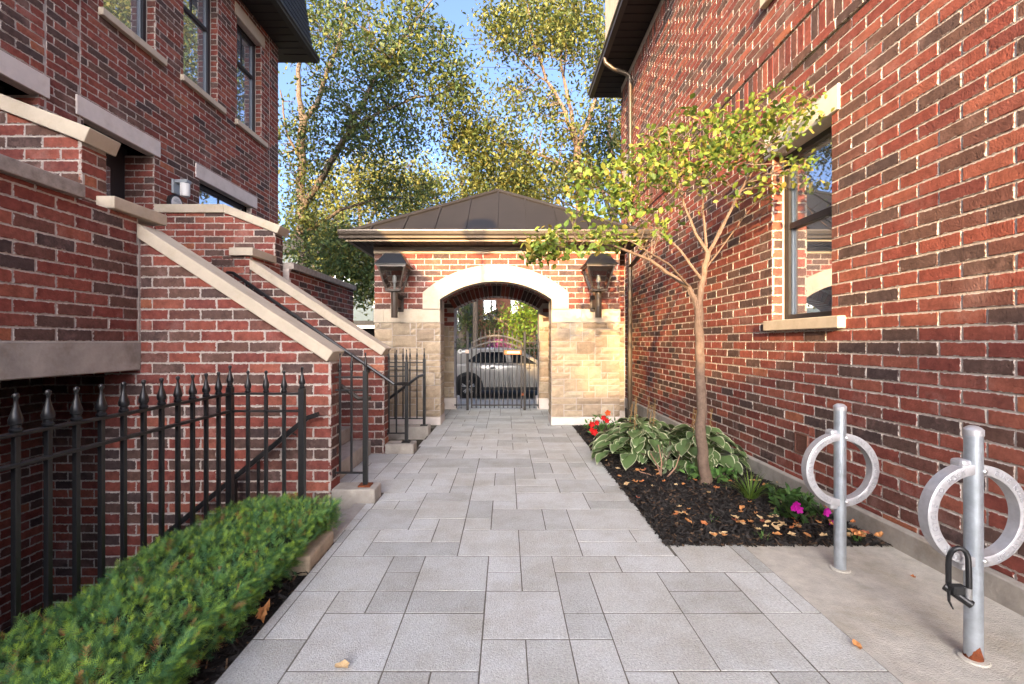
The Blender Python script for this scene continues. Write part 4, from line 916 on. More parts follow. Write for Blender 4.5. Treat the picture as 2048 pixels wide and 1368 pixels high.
# ================================================================== VEGETATION
def col_var(base, n, r, v=0.18):
    base = np.asarray(base); i = r.integers(0, len(base), n); c = base[i]*(1+r.normal(0, v, (n, 1))); return np.clip(c, 0.004, 0.9)
def unit(v): return v/np.maximum(np.linalg.norm(v, axis=1, keepdims=True), 1e-6)
def leaf_cloud(P, size, cols, r, droop=0.3, wid=0.42):                  # diamond-ish folded leaves: 6 verts, 2 quads each
    n = len(P); d = r.normal(0, 1, (n, 3)); d[:, 2] -= droop; d = unit(d); up = unit(r.normal(0, 0.5, (n, 3))+np.array([0, -0.15, 1.0])); s = unit(np.cross(d, up)); nn = np.cross(s, d)
    L = size*r.uniform(0.65, 1.25, n)[:, None]; w_ = L*wid
    a = P; t = P+d*L; m1 = P+d*L*0.35; m2 = P+d*L*0.7
    V = np.stack([a, m1+s*w_*0.5+nn*w_*0.18, m2+s*w_*0.42+nn*w_*0.12, t, m2-s*w_*0.42+nn*w_*0.12, m1-s*w_*0.5+nn*w_*0.18], 1).reshape(-1, 3)
    b = np.arange(n)[:, None]*6; Fc = np.concatenate([b+np.array([[0, 1, 2, 3]]), b+np.array([[0, 3, 4, 5]])], 0)
    return V, Fc, np.repeat(cols, 6, 0)
def tree(name, label, limbs, ell, ncl, nlf, lsize, cols, Yb, r_seed, m_bark='greybark', spread=0.28, twig_r=0.008, indiv=0, group=None, zbase=None, twist=1.0):
    r = np.random.default_rng(r_seed)
    L = []
    for lim in limbs:
        pts = [W(x, y, Yy) for (x, y, Yy, _) in lim]; L.append((pts, [q[3] for q in lim]))
    base = L[0][0][0].copy()
    if zbase is not None:
        L[0][0].insert(0, Vector((base.x, base.y, zbase))); L[0][1].insert(0, L[0][1][0]*1.25); base.z = zbase
    t = thing(name, label, 'tree', base, group)
    samp = []
    tk = MB()
    for pts, R in L:
        fine = []; fr = []
        for i in range(len(pts)-1):
            for k in range(4):
                u = k/4; p = pts[i].lerp(pts[i+1], u); jit = R[i]*0.35*twist
                fine.append(p+Vector((r.normal(0, jit), r.normal(0, jit), 0)) if k else p); fr.append(R[i]+(R[i+1]-R[i])*u)
        fine.append(pts[-1]); fr.append(R[-1])
        tk.tube(fine, fr, 10 if fr[0] > 0.03 else 6); samp += list(zip(fine, fr))
    tk.build('trunk', M[m_bark], t, smooth=True)
    SP = np.array([p[:] for p, _ in samp]); SRr = np.array([q for _, q in samp])
    wts = np.array([e[6] if len(e) > 6 else e[3]*e[4] for e in ell], float); wts /= wts.sum(); LP = []; tw = MB()
    for i in range(ncl):
        e = ell[r.choice(len(ell), p=wts)]
        v = r.normal(0, 1, 3); v /= np.linalg.norm(v); v *= r.uniform(0.15, 1)**0.5
        Yc = e[2]+v[1]*e[5]; c = np.array(W(e[0]+v[0]*e[3], e[1]+v[2]*e[4], Yc))
        if zbase is not None and c[2] < zbase+0.4: continue
        D = SP-c; j = np.argmin((D**2).sum(1)+np.maximum(0, SP[:, 2]-c[2])*0.5); p = SP[j]
        mid = (p+c)/2+r.normal(0, 0.07, 3)*np.linalg.norm(c-p); rr = min(SRr[j]*0.6, twig_r*(1+np.linalg.norm(c-p)*0.5))
        tw.tube([p, p*0.5+mid*0.5, mid, mid*0.5+c*0.5, c], [rr, rr*0.8, rr*0.6, rr*0.45, rr*0.25], 5, cap=False)
        if r.uniform() < 0.35: SP = np.vstack([SP, mid]); SRr = np.append(SRr, rr*0.7)
        k = max(2, int(nlf*r.uniform(0.6, 1.4))); al = r.uniform(0.55, 1.05, (k, 1))
        LP.append(mid*(1-al)+c*al+r.normal(0, spread, (k, 3))*np.array([1, 1, 0.7]))
    tw.build('branches', M['twig'] if m_bark == 'bark' else M[m_bark], t, kind='stuff')
    P = np.concatenate(LP); n = len(P); cc = col_var(cols, n, r)
    if indiv:                                                          # the leaves that show largest are leaf objects of their own
        px = CX+F*P[:, 0]/P[:, 1]; order = np.argsort(P[:, 1]); own = order[:indiv]; rest = order[indiv:]
        lm = []
        for q in range(24):
            V, Fc, cl = leaf_cloud(np.zeros((1, 3)), lsize, cols[[q % len(cols)]]*r.uniform(0.85, 1.15), r, 0.2, 0.62); lm.append(fmesh('leaf', V, Fc, M['leaf'], cl))
        for i in own: link('leaf', lm[int(r.integers(0, 24))], P[i], t)
        P, cc = P[rest], cc[rest]
    V, Fc, cl = leaf_cloud(P, lsize, cc, r, 0.25, 0.62 if indiv else 0.45)
    o = link('foliage', fmesh('foliage', V, Fc, M['leaf'], cl), (0, 0, 0), t); o['kind'] = 'stuff'
    return t
YG = np.array([(0.22, 0.28, 0.045), (0.18, 0.25, 0.04), (0.27, 0.30, 0.055), (0.13, 0.21, 0.04), (0.10, 0.17, 0.035), (0.16, 0.24, 0.045), (0.31, 0.26, 0.06)])
T = 4.14
small = [
 [(1407, 974, T, .056), (1406, 900, T, .049), (1403, 800, T, .046), (1399, 700, T, .042), (1397, 612, T, .041)],
 [(1396, 618, T, .034), (1378, 575, T, .028), (1345, 552, T-.05, .022), (1300, 520, T-.1, .017), (1230, 492, T-.15, .012), (1150, 478, T-.15, .007), (1070, 500, T-.2, .004)],
 [(1399, 618, T, .038), (1406, 560, T, .032), (1416, 505, T, .029)],
 [(1416, 508, T, .022), (1392, 470, T, .017), (1368, 410, T, .013), (1352, 340, T, .009), (1335, 260, T, .005)],
 [(1416, 508, T, .022), (1440, 465, T-.05, .017), (1472, 400, T-.15, .013), (1508, 330, T-.3, .010), (1570, 250, T-.5, .006), (1640, 180, T-.7, .003)],
 [(1413, 495, T, .016), (1405, 420, T+.1, .012), (1412, 330, T+.15, .008), (1430, 230, T+.15, .004)],
 [(1404, 560, T, .016), (1360, 500, T+.1, .013), (1310, 455, T+.15, .010), (1250, 410, T+.2, .007), (1180, 365, T+.2, .004)],
 [(1430, 480, T, .014), (1470, 400, T-.05, .010), (1520, 320, T-.15, .007), (1560, 290, T-.3, .004)],
 [(1380, 575, T, .014), (1340, 530, T-.3, .010), (1290, 500, T-.5, .007), (1240, 470, T-.6, .004)],
 [(1410, 540, T, .012), (1440, 500, T+.2, .009), (1490, 430, T+.35, .006), (1530, 390, T+.3, .003)]]
ells = [(1280, 345, T+.1, 130, 55, .55, 2.2), (1420, 262, T, 120, 60, .5, 2.1), (1575, 220, T-.55, 95, 55, .25, 1.5), (1350, 315, T, 130, 60, .6, 2.2), (1150, 482, T-.15, 115, 34, .3, 1.9), (1195, 400, T+.15, 90, 60, .4, 1.9),
        (1510, 280, T-.3, 75, 60, .35, 1.2), (1480, 360, T-.1, 110, 60, .4, 0.6), (1290, 440, T, 100, 55, .5, 1.0), (1600, 330, T-.55, 35, 30, .15, 0.25), (1080, 505, T-.2, 45, 22, .15, 0.5)]
for lm_ in small[1:]:
    for k_ in range(len(lm_)): lm_[k_] = (*lm_[k_][:3], lm_[k_][3]*0.85)
tree('ornamental_tree', 'small spreading ornamental tree with yellow green leaves in the mulch bed', small, ells, 900, 4, 0.064, YG, T, 3, 'bark', 0.036, 0.0045, 300, twist=0.5)
OL_ = np.array([(0.10, 0.12, 0.03), (0.13, 0.14, 0.03), (0.075, 0.10, 0.028), (0.16, 0.155, 0.035), (0.055, 0.085, 0.028)])
DK = np.array([(0.045, 0.075, 0.028), (0.06, 0.09, 0.03), (0.035, 0.06, 0.025), (0.08, 0.11, 0.035)])
YL = np.array([(0.16, 0.175, 0.04), (0.20, 0.195, 0.045), (0.12, 0.15, 0.035), (0.23, 0.205, 0.05)])
b1 = 14.0
tree('street_tree', 'tall street tree with dark forked trunk beside the rowhouse corner', [
 [(606, 640, b1, .20), (604, 540, b1, .17), (603, 400, b1, .14), (606, 250, b1, .12)],
 [(606, 255, b1, .10), (598, 170, b1, .07), (602, 60, b1, .05), (615, -80, b1, .03)],
 [(606, 255, b1, .10), (640, 190, b1, .07), (665, 120, b1, .055), (690, 20, b1, .03), (710, -80, b1, .02)],
 [(604, 420, b1, .11), (660, 325, b1-.4, .09), (700, 255, b1-.8, .075), (745, 165, b1-1.2, .06), (810, 70, b1-1.4, .04), (880, -20, b1-1.6, .02)],
 [(700, 258, b1-.8, .05), (760, 225, b1-1, .04), (830, 195, b1-1.2, .03), (890, 190, b1-1.4, .015)],
 [(603, 470, b1, .07), (680, 420, b1+.5, .05), (760, 395, b1+.8, .03), (840, 400, b1+1, .015)],
 [(604, 520, b1, .06), (660, 500, b1-.6, .045), (720, 470, b1-1, .03), (760, 500, b1-1.2, .015)],
 [(605, 330, b1, .05), (575, 270, b1-.3, .035), (560, 180, b1-.5, .02)]],
 [(650, 60, b1, 100, 120, 2, 2.0), (790, 70, b1-1.4, 110, 110, 1.5, 2.2), (610, 300, b1, 60, 110, 1.5, 1.3), (760, 270, b1-.8, 110, 70, 1.6, 1.6), (885, 150, b1-1.4, 60, 90, 1.2, 1.3), (690, 500, b1-.9, 75, 55, 1.2, 1.6), (600, 470, b1, 45, 80, 1.2, 1.1), (730, 180, b1-1, 110, 90, 1.6, 1.3), (790, 390, b1+.6, 80, 50, 1.2, 1.0), (735, 565, b1-.8, 35, 50, 0.8, 1.2), (660, 560, b1-.8, 60, 50, 1.0, 1.0)],
 1250, 21, 0.135, np.concatenate([OL_*1.0, DK*1.3, DK*1.2, YL[:2]*0.8]), b1, 8, 'greybark', 0.27, 0.018, zbase=GZ, group='trees over the street')
b2 = 13.6
tree('street_tree', 'pale limbed tree with olive leaves rising behind the gatehouse roof', [
 [(1166, 660, b2, .16), (1160, 420, b2, .12), (1155, 292, b2, .11)],
 [(1155, 294, b2, .08), (1132, 225, b2, .06), (1092, 160, b2, .045), (1062, 60, b2, .03), (1050, -50, b2, .015)],
 [(1155, 294, b2, .07), (1143, 225, b2, .055), (1122, 130, b2, .04), (1128, 20, b2, .02)],
 [(1156, 292, b2, .08), (1180, 235, b2, .06), (1196, 180, b2, .045), (1228, 90, b2, .025)],
 [(1150, 340, b2, .05), (1080, 310, b2-.3, .035), (1000, 285, b2-.5, .02), (950, 270, b2-.6, .01)],
 [(1092, 162, b2, .03), (1050, 130, b2, .02), (990, 60, b2, .01)]],
 [(1070, 45, b2, 95, 75, 1.5, 2.4), (1165, 55, b2, 75, 80, 1.5, 1.8), (1000, 60, b2, 50, 60, 1, 0.6), (975, 300, b2-.5, 85, 75, 1.2, 1.8), (1060, 350, b2-.3, 110, 60, 1.5, 2.0), (1165, 350, b2, 60, 50, 1.2, 0.9), (1040, 190, b2, 70, 45, 1.2, 0.55), (920, 230, b2-.6, 60, 80, 1, 1.0), (1205, 140, b2, 40, 70, 1, 0.8), (1120, 240, b2, 80, 60, 1.2, 0.8)],
 980, 21, 0.135, np.concatenate([OL_*1.15, OL_, YL*0.9]), b2, 9, 'bark', 0.26, 0.016, zbase=GZ, group='trees over the street')
def bgtree(label, x, y0, y1, Y, ell, n, cols, seed, ls=0.24, sp=0.5, name='background_tree', per=16):
    tree(name, label, [[(x, y0, Y, .22), (x+4, (y0+y1)/2, Y, .16), (x-6, y1, Y, .08)], [(x, (y0+y1)/2, Y, .1), (x+70, y1+10, Y, .05)], [(x, (y0+y1)/2+20, Y, .1), (x-70, y1+15, Y, .05)]], ell, n, per, ls, cols, Y, seed, 'greybark', sp, 0.03, zbase=GZ, group='trees across the street')
bgtree('sunlit yellow tree across the street beyond the dark forked trunk', 720, 640, 330, 27, [(700, 380, 27, 90, 80, 2, 2), (790, 370, 27, 90, 85, 2, 2), (640, 430, 27, 60, 80, 2, 1)], 520, YL, 31)
bgtree('olive tree across the street above the gatehouse ridge', 930, 640, 360, 26, [(880, 400, 26, 90, 70, 2, 2), (980, 390, 26, 80, 60, 2, 2), (1060, 400, 26, 80, 60, 2, 1.3)], 520, np.concatenate([OL_, YL]), 32)
bgtree('dark blue green tree half hidden behind the eave downspout', 1225, 600, 240, 19, [(1215, 270, 19, 45, 80, 1.5, 2), (1200, 350, 19, 55, 60, 1.5, 1.2)], 130, DK*0.8, 33, 0.2)
bgtree('small olive tree across the street beside the pale house', 660, 640, 470, 24, [(660, 480, 24, 60, 60, 1.5, 2), (740, 490, 24, 50, 50, 1.5, 1)], 300, OL_, 34, 0.2)
bgtree('bright green feathery tree beyond the white car bonnet', 1045, 690, 610, 21.5, [(1045, 640, 21.5, 38, 52, 1.2, 2), (1085, 600, 21.5, 40, 60, 1.2, 1.5)], 220, np.array([(0.14, 0.24, 0.03), (0.19, 0.27, 0.03), (0.08, 0.16, 0.03)]), 35, 0.16, 0.25)
bgtree('leafy green tree seen through the arch beside the utility pole', 925, 690, 610, 22, [(935, 640, 22, 18, 45, 1, 2), (990, 640, 22, 30, 28, 1, 1), (900, 690, 22, 25, 25, 1, 1)], 130, np.concatenate([OL_, DK]), 36, 0.15, 0.22)

# ---- clipped yew hedge
hx0, hx1, hy0, hy1, hz = -1.90, -1.16, 0.75, 3.12, 0.25
hd = thing('yew_hedge', 'low clipped green yew hedge between picket fence and walkway', 'hedge', ((hx0+hx1)/2, 2.0, -0.03))
r = np.random.default_rng(17)
nx, ny = 16, 48; xs = np.linspace(hx0+.03, hx1-.05, nx); ys = np.linspace(hy0, hy1-.03, ny); X, Y = np.meshgrid(xs, ys)
lump = lambda x, y: 0.018*np.sin(x*9+y*5)+0.015*np.sin(y*11-x*4)+0.012*np.sin(x*21)*np.sin(y*17)
Z = hz-0.055+lump(X, Y)-0.10*np.clip((X-(hx1-0.14))/0.1, 0, 1)**2-0.08*np.clip(((hx0+0.12)-X)/0.1, 0, 1)**2-0.10*np.clip((Y-(hy1-0.12))/0.1, 0, 1)**2
V = np.stack([X, Y, Z], -1).reshape(-1, 3); I_ = np.arange(nx*ny).reshape(ny, nx); Fc = np.stack([I_[:-1, :-1], I_[:-1, 1:], I_[1:, 1:], I_[1:, :-1]], -1).reshape(-1, 4)
side = []; 
for edge in (I_[:, -1], I_[-1, ::-1], I_[::-1, 0]):
    b = len(V); low = V[edge].copy(); low[:, 2] = 0.03; low[:, 0] += np.where(edge[0] == I_[0, -1], -0.10, 0); V = np.vstack([V, low]); side += [(edge[i], b+i, b+i+1, edge[i+1]) for i in range(len(edge)-1)]
Fc = np.vstack([Fc, np.array(side)])
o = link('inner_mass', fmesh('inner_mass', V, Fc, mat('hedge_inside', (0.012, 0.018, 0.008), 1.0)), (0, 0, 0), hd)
NS = 15000; top = r.uniform(0, 1, NS) < 0.64
px_ = r.uniform(hx0, hx1, NS); py_ = hy0+(hy1-hy0)*r.uniform(0, 1, NS)**1.12
pz = hz-0.03+lump(px_, py_)-0.07*np.clip((px_-(hx1-0.12))/0.1, 0, 1)**2-0.05*np.clip(((hx0+0.1)-px_)/0.1, 0, 1)**2-0.07*np.clip((py_-(hy1-0.1))/0.1, 0, 1)**2+r.uniform(-0.03, 0.02, NS)
D = np.stack([r.normal(0.1, 0.6, NS), r.normal(-0.15, 0.6, NS), np.abs(r.normal(0.8, 0.4, NS))], 1)
sd = ~top; ns = sd.sum(); endf = r.uniform(0, 1, ns) < 0.2
pz[sd] = r.uniform(0.04, hz-0.02, ns); px_[sd] = np.where(endf, r.uniform(hx0+0.1, hx1, ns), hx1-0.03-0.08*np.clip(1-pz[sd]/hz, 0, 1)+0.02*np.sin(py_[sd]*13)+r.normal(0, .012, ns)); py_[sd] = np.where(endf, hy1-0.02+r.normal(0, .012, ns), py_[sd])
D[sd] = np.stack([np.where(endf, r.normal(0.1, .5, ns), r.uniform(0.4, 1, ns)), np.where(endf, 0.8, r.normal(0, 0.6, ns)), r.normal(0.25, 0.45, ns)], 1)
D = unit(D); P0 = np.stack([px_, py_, pz], 1); Ls = r.uniform(0.028, 0.06, NS)
up = unit(r.normal(0, 0.35, (NS, 3))+np.array([0.1, -0.2, 1.0])); Sd = unit(np.cross(D, up)); Nn = np.cross(Sd, D)
NN = 8; VV = []; CC = []
base = col_var(np.array([(0.10, 0.22, 0.055), (0.14, 0.26, 0.06), (0.055, 0.145, 0.05), (0.18, 0.31, 0.07), (0.075, 0.185, 0.075)]), NS, r, 0.2)
tip = r.uniform(0, 1, NS) < 0.24; dead = r.uniform(0, 1, NS) < 0.03; base[dead] = (0.34, 0.14, 0.05)
for k in range(NN):
    t_ = (k+0.5)/NN
    for sg2 in (-1, 1):
        ln = Ls*0.42*(1.0-0.55*abs(t_-0.4))
        a = P0+D*(Ls*t_)[:, None]; dirn = unit(Sd*sg2+D*(0.55+0.9*t_)+Nn*0.22+r.normal(0, .12, (NS, 3))); e = a+dirn*ln[:, None]
        wv = D*0.00125; VV.append(np.stack([a-wv, a+wv, e+wv*0.35, e-wv*0.35], 1))
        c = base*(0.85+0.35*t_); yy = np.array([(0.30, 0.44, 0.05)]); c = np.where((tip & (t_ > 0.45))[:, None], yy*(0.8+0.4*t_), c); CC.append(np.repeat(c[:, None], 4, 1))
V = np.concatenate(VV).reshape(-1, 3); cl = np.concatenate(CC).reshape(-1, 3); Fc = np.arange(len(V)).reshape(-1, 4)
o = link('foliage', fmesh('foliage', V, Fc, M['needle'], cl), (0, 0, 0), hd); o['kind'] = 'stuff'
s = MB()
for k in range(14):
    y = 1.3+k*0.13; s.tube([(-1.5, y, -0.03), (-1.42+random.uniform(-.05, .05), y+random.uniform(-.05, .05), 0.05), (-1.27, y+random.uniform(-.1, .1), 0.14)], [0.012, 0.009, 0.005], 6)
s.build('stems', M['greybark'], hd, kind='stuff')

# ---- hostas, flowers, tufts
def hosta_leaf(L, Wd, r, v):
    nu = 8; QS = (-1, -0.82, -0.5, 0, 0.5, 0.82, 1); nv = len(QS); V = []; Cc = []
    for i in range(nu):
        t_ = i/(nu-1); wv = Wd*(math.sin(math.pi*min(1, t_**0.72*1.0))**0.8 if 0 < t_ < 1 else 0.0)+0.002
        for j in range(nv):
            q = QS[j]; x = q*wv/2; edge = abs(q) > 0.95 or t_ > 0.97
            z = -0.26*L*t_**2.1+abs(q)*wv*0.16+0.006*math.sin(9*t_+q*4+v)
            V.append((x, L*t_*(1-0.12*t_), z))
            g_ = np.array((0.115, 0.18, 0.065))*(1+0.22*math.sin(v*3)+0.10*math.sin(q*9)); Cc.append(tuple(np.array((0.72, 0.70, 0.48)) if edge else g_))
    Fc = [(i*nv+j, i*nv+j+1, (i+1)*nv+j+1, (i+1)*nv+j) for i in range(nu-1) for j in range(nv-1)]
    return fmesh('leaf', V, Fc, M['hosta'], np.array(Cc), True)
HL = [hosta_leaf(L_, L_*0.72, r, k) for k, L_ in enumerate((0.17, 0.20, 0.22, 0.24, 0.20, 0.18, 0.22, 0.15))]
def hosta(label, cx, cy, n, rad, hgt, seed):
    rr = random.Random(seed); t_ = thing('hosta', label, 'hosta', (cx, cy, 0), 'white edged hostas'); st = MB()
    for i in range(n):
        u = (i+0.5)/n; a = i*2.39996+rr.uniform(-.3, .3); q = u**0.6; rx = rad*q*rr.uniform(0.75, 1.0); z = hgt*(1-0.72*q*q)+rr.uniform(-.02, .03)
        x, y = cx+math.cos(a)*rx, min(max(cy+math.sin(a)*rx*0.95, 3.2), 6.9); x = min(max(x, 1.08), 2.44)
        o = link('leaf', HL[rr.randrange(8)], (x, y, z), t_); o.rotation_euler = (rr.uniform(-0.30, 0.25)-0.20*q, rr.uniform(-.25, .25), a-math.pi/2+rr.uniform(-.4, .4)); sc = rr.uniform(0.75, 1.15); o.scale = (sc, sc, sc)
        st.tube([(cx+math.cos(a)*0.05, cy+math.sin(a)*0.05, 0.0), ((cx+x)/2, (cy+y)/2, z*0.75), (x, y, z)], [0.006, 0.005, 0.003], 5)
    st.build('stalks', mat('hosta_stalk', (0.10, 0.15, 0.05), 0.6), t_, kind='stuff')
    fl = MB()
    for k in range(4):
        x, y = cx+rr.uniform(-.15, .15), cy+rr.uniform(-.15, .15); fl.tube([(x, y, 0.1), (x+.02, y, 0.45), (x+.05, y, 0.62)], [0.004, 0.003, 0.002], 5)
        for j in range(10): z = 0.42+0.02*j; fl.tube([(x+.03, y, z), (x+.03+rr.uniform(-.025, .025), y+rr.uniform(-.02, .02), z+0.015)], 0.0035, 4)
    fl.build('dry_flower_stalks', mat('dry_stalk_%d' % seed, (0.28, 0.17, 0.07), 0.9), t_, kind='stuff')
hosta('white edged hosta spilling over the paving beside the red flowers', 1.50, 5.0, 96, 0.52, 0.38, 1)
hosta('white edged hosta behind the small tree trunk against the brick wall', 2.05, 4.8, 90, 0.48, 0.38, 2)
hosta('white edged hosta between the other hostas and the gate pier', 1.72, 5.75, 46, 0.45, 0.34, 3)
def flower_plant(name, label, cx, cy, n, rad, h, pet, fl, leafc, seed):
    rr = np.random.default_rng(seed); t_ = thing(name, label, 'flower', (cx, cy, 0.02))
    a = rr.uniform(0, 6.28, n); q = rr.uniform(0, 1, n)**0.5*rad; P = np.stack([cx+np.cos(a)*q, cy+np.sin(a)*q*0.8, 0.04+rr.uniform(0.1, 1, n)*h*(1-0.5*(q/rad)**2)], 1)
    d = np.stack([np.cos(a), np.sin(a), rr.normal(0.2, .3, n)], 1); V, Fc, cl = leaf_cloud(P, 0.075, col_var(leafc, n, rr), rr, -0.05, 0.40)
    o = link('leaves', fmesh('leaves', V, Fc, M['leaf'], cl), (0, 0, 0), t_); o['kind'] = 'stuff'
    st = MB()
    for k in range(8): st.tube([(cx, cy, 0), (cx+math.cos(k)*rad*.5, cy+math.sin(k)*rad*.5, h*0.7)], [0.006, 0.003], 5)
    st.build('stems', M['twig'], t_, kind='stuff')
    for (dx, dy, z, s_, c_) in fl:
        n5 = 5; V = []; Fc = []
        for k in range(n5):
            A_ = 2*math.pi*k/n5+dx*9; e1 = np.array([math.cos(A_), -0.45, math.sin(A_)]); e2 = np.array([-math.sin(A_), 0, math.cos(A_)])
            c0 = np.array([cx+dx, cy+dy, z]); b = len(V)
            V += [c0, c0+e1*s_*0.5+e2*s_*0.36, c0+e1*s_*0.85+e2*s_*.2, c0+e1*s_*0.85-e2*s_*.2, c0+e1*s_*0.5-e2*s_*0.36]; Fc += [(b, b+1, b+2, b+2), (b, b+2, b+3, b+3), (b, b+3, b+4, b+4)]
        m3 = bpy.data.meshes.new('blossom'); m3.from_pydata([tuple(v) for v in V], [], [f[:3] for f in Fc]); attrs(m3, c_); m3.materials.append(M['petal']); link('blossom', m3, (0, 0, 0), t_)
gl = np.array([(0.08, 0.17, 0.04), (0.11, 0.20, 0.05), (0.06, 0.13, 0.035)])
red = (0.62, 0.012, 0.012); mg = (0.55, 0.012, 0.36)
flower_plant('impatiens', 'red flowering impatiens at the corner of the bed by the gate pier', 1.36, 6.35, 150, 0.26, 0.26, None, [(-0.19, -0.2, 0.20, .05, red), (-0.16, -0.24, 0.10, .055, red), (-0.20, -0.24, 0.13, .04, red), (-0.02, -0.15, 0.28, .045, red), (0.03, -0.15, 0.24, .04, red), (0.05, -.1, 0.34, .05, (0.6, 0.10, 0.02)), (-0.12, -.2, 0.22, .04, red)], gl*1.3, 1)
flower_plant('impatiens', 'magenta flowering impatiens near the bare bike post', 2.16, 3.32, 110, 0.16, 0.13, None, [(-0.10, -0.12, 0.17, .034, mg), (-0.085, -0.13, 0.14, .034, mg), (-0.12, -.12, 0.15, .03, mg), (0.13, -0.10, 0.11, .034, mg), (0.15, -0.12, 0.04, .026, mg), (0.125, -.11, .125, .028, mg)], gl*0.55, 2)
def tuft(name, label, cx, cy, n, L, cols, seed, wd=0.006):
    rr = np.random.default_rng(seed); t_ = thing(name, label, 'plant', (cx, cy, 0.02)); V = []; Fc = []; cl = []
    for i in range(n):
        a = rr.uniform(0, 6.28); l = L*rr.uniform(.6, 1.1); d = np.array([math.cos(a), math.sin(a), 0]); sd_ = np.array([-d[1], d[0], 0])*wd; p = np.array([cx, cy, 0.01])+d*rr.uniform(0, .04); b = len(V); c = cols[rr.integers(0, len(cols))]*rr.uniform(.8, 1.2); lean = rr.uniform(.35, 1.0)
        for k in range(5):
            t2 = k/4; q = p+d*l*lean*t2**1.5+np.array([0, 0, l*(t2-0.55*lean*t2**2.2)]); w_ = (1-t2*0.9); V += [q-sd_*w_, q+sd_*w_]; cl += [c, c]
        Fc += [(b+2*k, b+2*k+1, b+2*k+3, b+2*k+2) for k in range(4)]
    o = link('blades', fmesh('blades', V, Fc, M['leaf'], np.array(cl)), (0, 0, 0), t_); o['kind'] = 'stuff'; return t_
tuft('daylily', 'fine bladed green daylily tuft in front of the small tree', 2.02, 3.72, 95, 0.30, np.array([(0.14, 0.24, 0.04), (0.20, 0.30, 0.05), (0.10, 0.18, 0.035)]), 4)
tuft('grass_tuft', 'small grass sprout on the kerb by the left gate pier', -1.25, 6.66, 22, 0.12, gl, 5, 0.003)
tuft('weed', 'tiny green weed sprouting in the open mulch', 1.50, 3.28, 14, 0.06, gl*1.3, 6, 0.004)
tuft('weed', 'small green weed at the front edge of the mulch bed', 1.72, 3.02, 16, 0.06, gl*1.2, 7, 0.004)
tuft('weed', 'green weed between the foundation and the bare bike post', 2.33, 2.99, 18, 0.07, gl*1.2, 8, 0.005)
tuft('weed', 'small weed at the foot of the yew hedge', -1.22, 2.02, 12, 0.06, gl, 9, 0.008)
flower_plant('shrub', 'small leafy shrub with bare reddish stems in front of the hostas', 1.55, 4.52, 46, 0.20, 0.34, None, [], np.array([(0.09, 0.12, 0.06), (0.12, 0.11, 0.06)]), 12)
flower_plant('ground_cover', 'low bright green ground cover around the tree foot', 1.95, 4.28, 150, 0.24, 0.12, None, [], gl*1.2, 13)
flower_plant('ground_cover', 'low green ground cover beside the daylily tuft', 2.28, 3.62, 120, 0.17, 0.10, None, [], gl, 14)
st = MB()
for (x0, y0, x1, y1, z1) in ((1.50, 4.35, 1.38, 4.3, 0.26), (1.50, 4.35, 1.30, 4.4, 0.06), (1.56, 4.35, 1.66, 4.3, 0.24), (1.50, 4.36, 1.49, 4.4, 0.32)): st.tube([(x0, y0, 0.02), ((x0+x1)/2+.02, (y0+y1)/2, z1*0.5), (x1, y1, z1)], [0.009, 0.007, 0.004], 6)
tag(st.build('bare_stems', mat('reddish_stem', (0.33, 0.19, 0.13), 0.8)), 'bare reddish branched stems standing in the mulch before the hostas', 'stems')
# ---- fallen leaves
FLM = []
for k in range(10):
    rr = random.Random(k+40); n = 9; V = [(0, 0, 0.004)]; L = rr.uniform(0.020, 0.034)
    for i in range(n): a = 2*math.pi*i/n; q = L*(1.0 if k % 3 else (1.15 if i % 2 else 0.62))*rr.uniform(0.85, 1.1); V.append((q*math.cos(a), q*0.62*math.sin(a), 0.006+0.011*math.sin(a*2+k)**2+rr.uniform(0, .006)))
    c = rr.choice([(0.55, 0.25, 0.09), (0.62, 0.36, 0.16), (0.48, 0.17, 0.06), (0.60, 0.42, 0.22), (0.32, 0.10, 0.06)])
    me = bpy.data.meshes.new('fallen_leaf'); me.from_pydata(V, [], [(0, i+1, (i+1) % n+1) for i in range(n)]); attrs(me, c); me.materials.append(M['deadleaf']); FLM.append(me)
rr = random.Random(77)
spots = []
for (cx, cy, sx, sy, n, wh) in ((1.75, 4.05, 0.35, 0.12, 22, 'around the foot of the small tree'), (1.45, 4.5, 0.2, 0.15, 10, 'by the bare stems before the hostas'), (1.9, 3.15, 0.3, 0.12, 24, 'in front of the magenta flowers'), (2.25, 3.15, 0.2, 0.15, 16, 'between magenta flowers and foundation'), (1.75, 3.45, 0.35, 0.2, 12, 'beside the daylily tuft'), (2.35, 3.0, 0.08, 0.05, 6, 'behind the bare bike post'), (1.3, 3.5, 0.2, 0.5, 8, 'along the paved edge of the bed'), (1.95, 3.0, 0.4, 0.03, 8, 'where the bed meets the concrete pad')):
    spots += [(min(2.47, max(1.08, rr.gauss(cx, sx))), max(2.98, rr.gauss(cy, sy)), 'brown fallen leaf on dark mulch '+wh, 0.034) for _ in range(n)]
spots += [(2.28, 2.52, 'lone brown leaf fallen on the concrete pad', 0.0), (1.52, 1.95, 'pale tan leaf fallen at the joint of pad and pavers', 0.0), (-0.66, 1.82, 'faded maple leaf lying on the pale pavers', 0.002)]
for i, (x, y, lab, z) in enumerate(spots):
    o = link('fallen_leaf', FLM[rr.randrange(10)], (x, y, z+0.006)); o.rotation_euler = (rr.uniform(-.35, .35), rr.uniform(-.35, .35), rr.uniform(0, 6.28)); sc = rr.uniform(0.8, 1.3); o.scale = (sc, sc, sc)
    tag(o, lab, 'leaf', 'fallen leaves in the mulch bed' if z > 0.01 else 'fallen leaves on the paving')
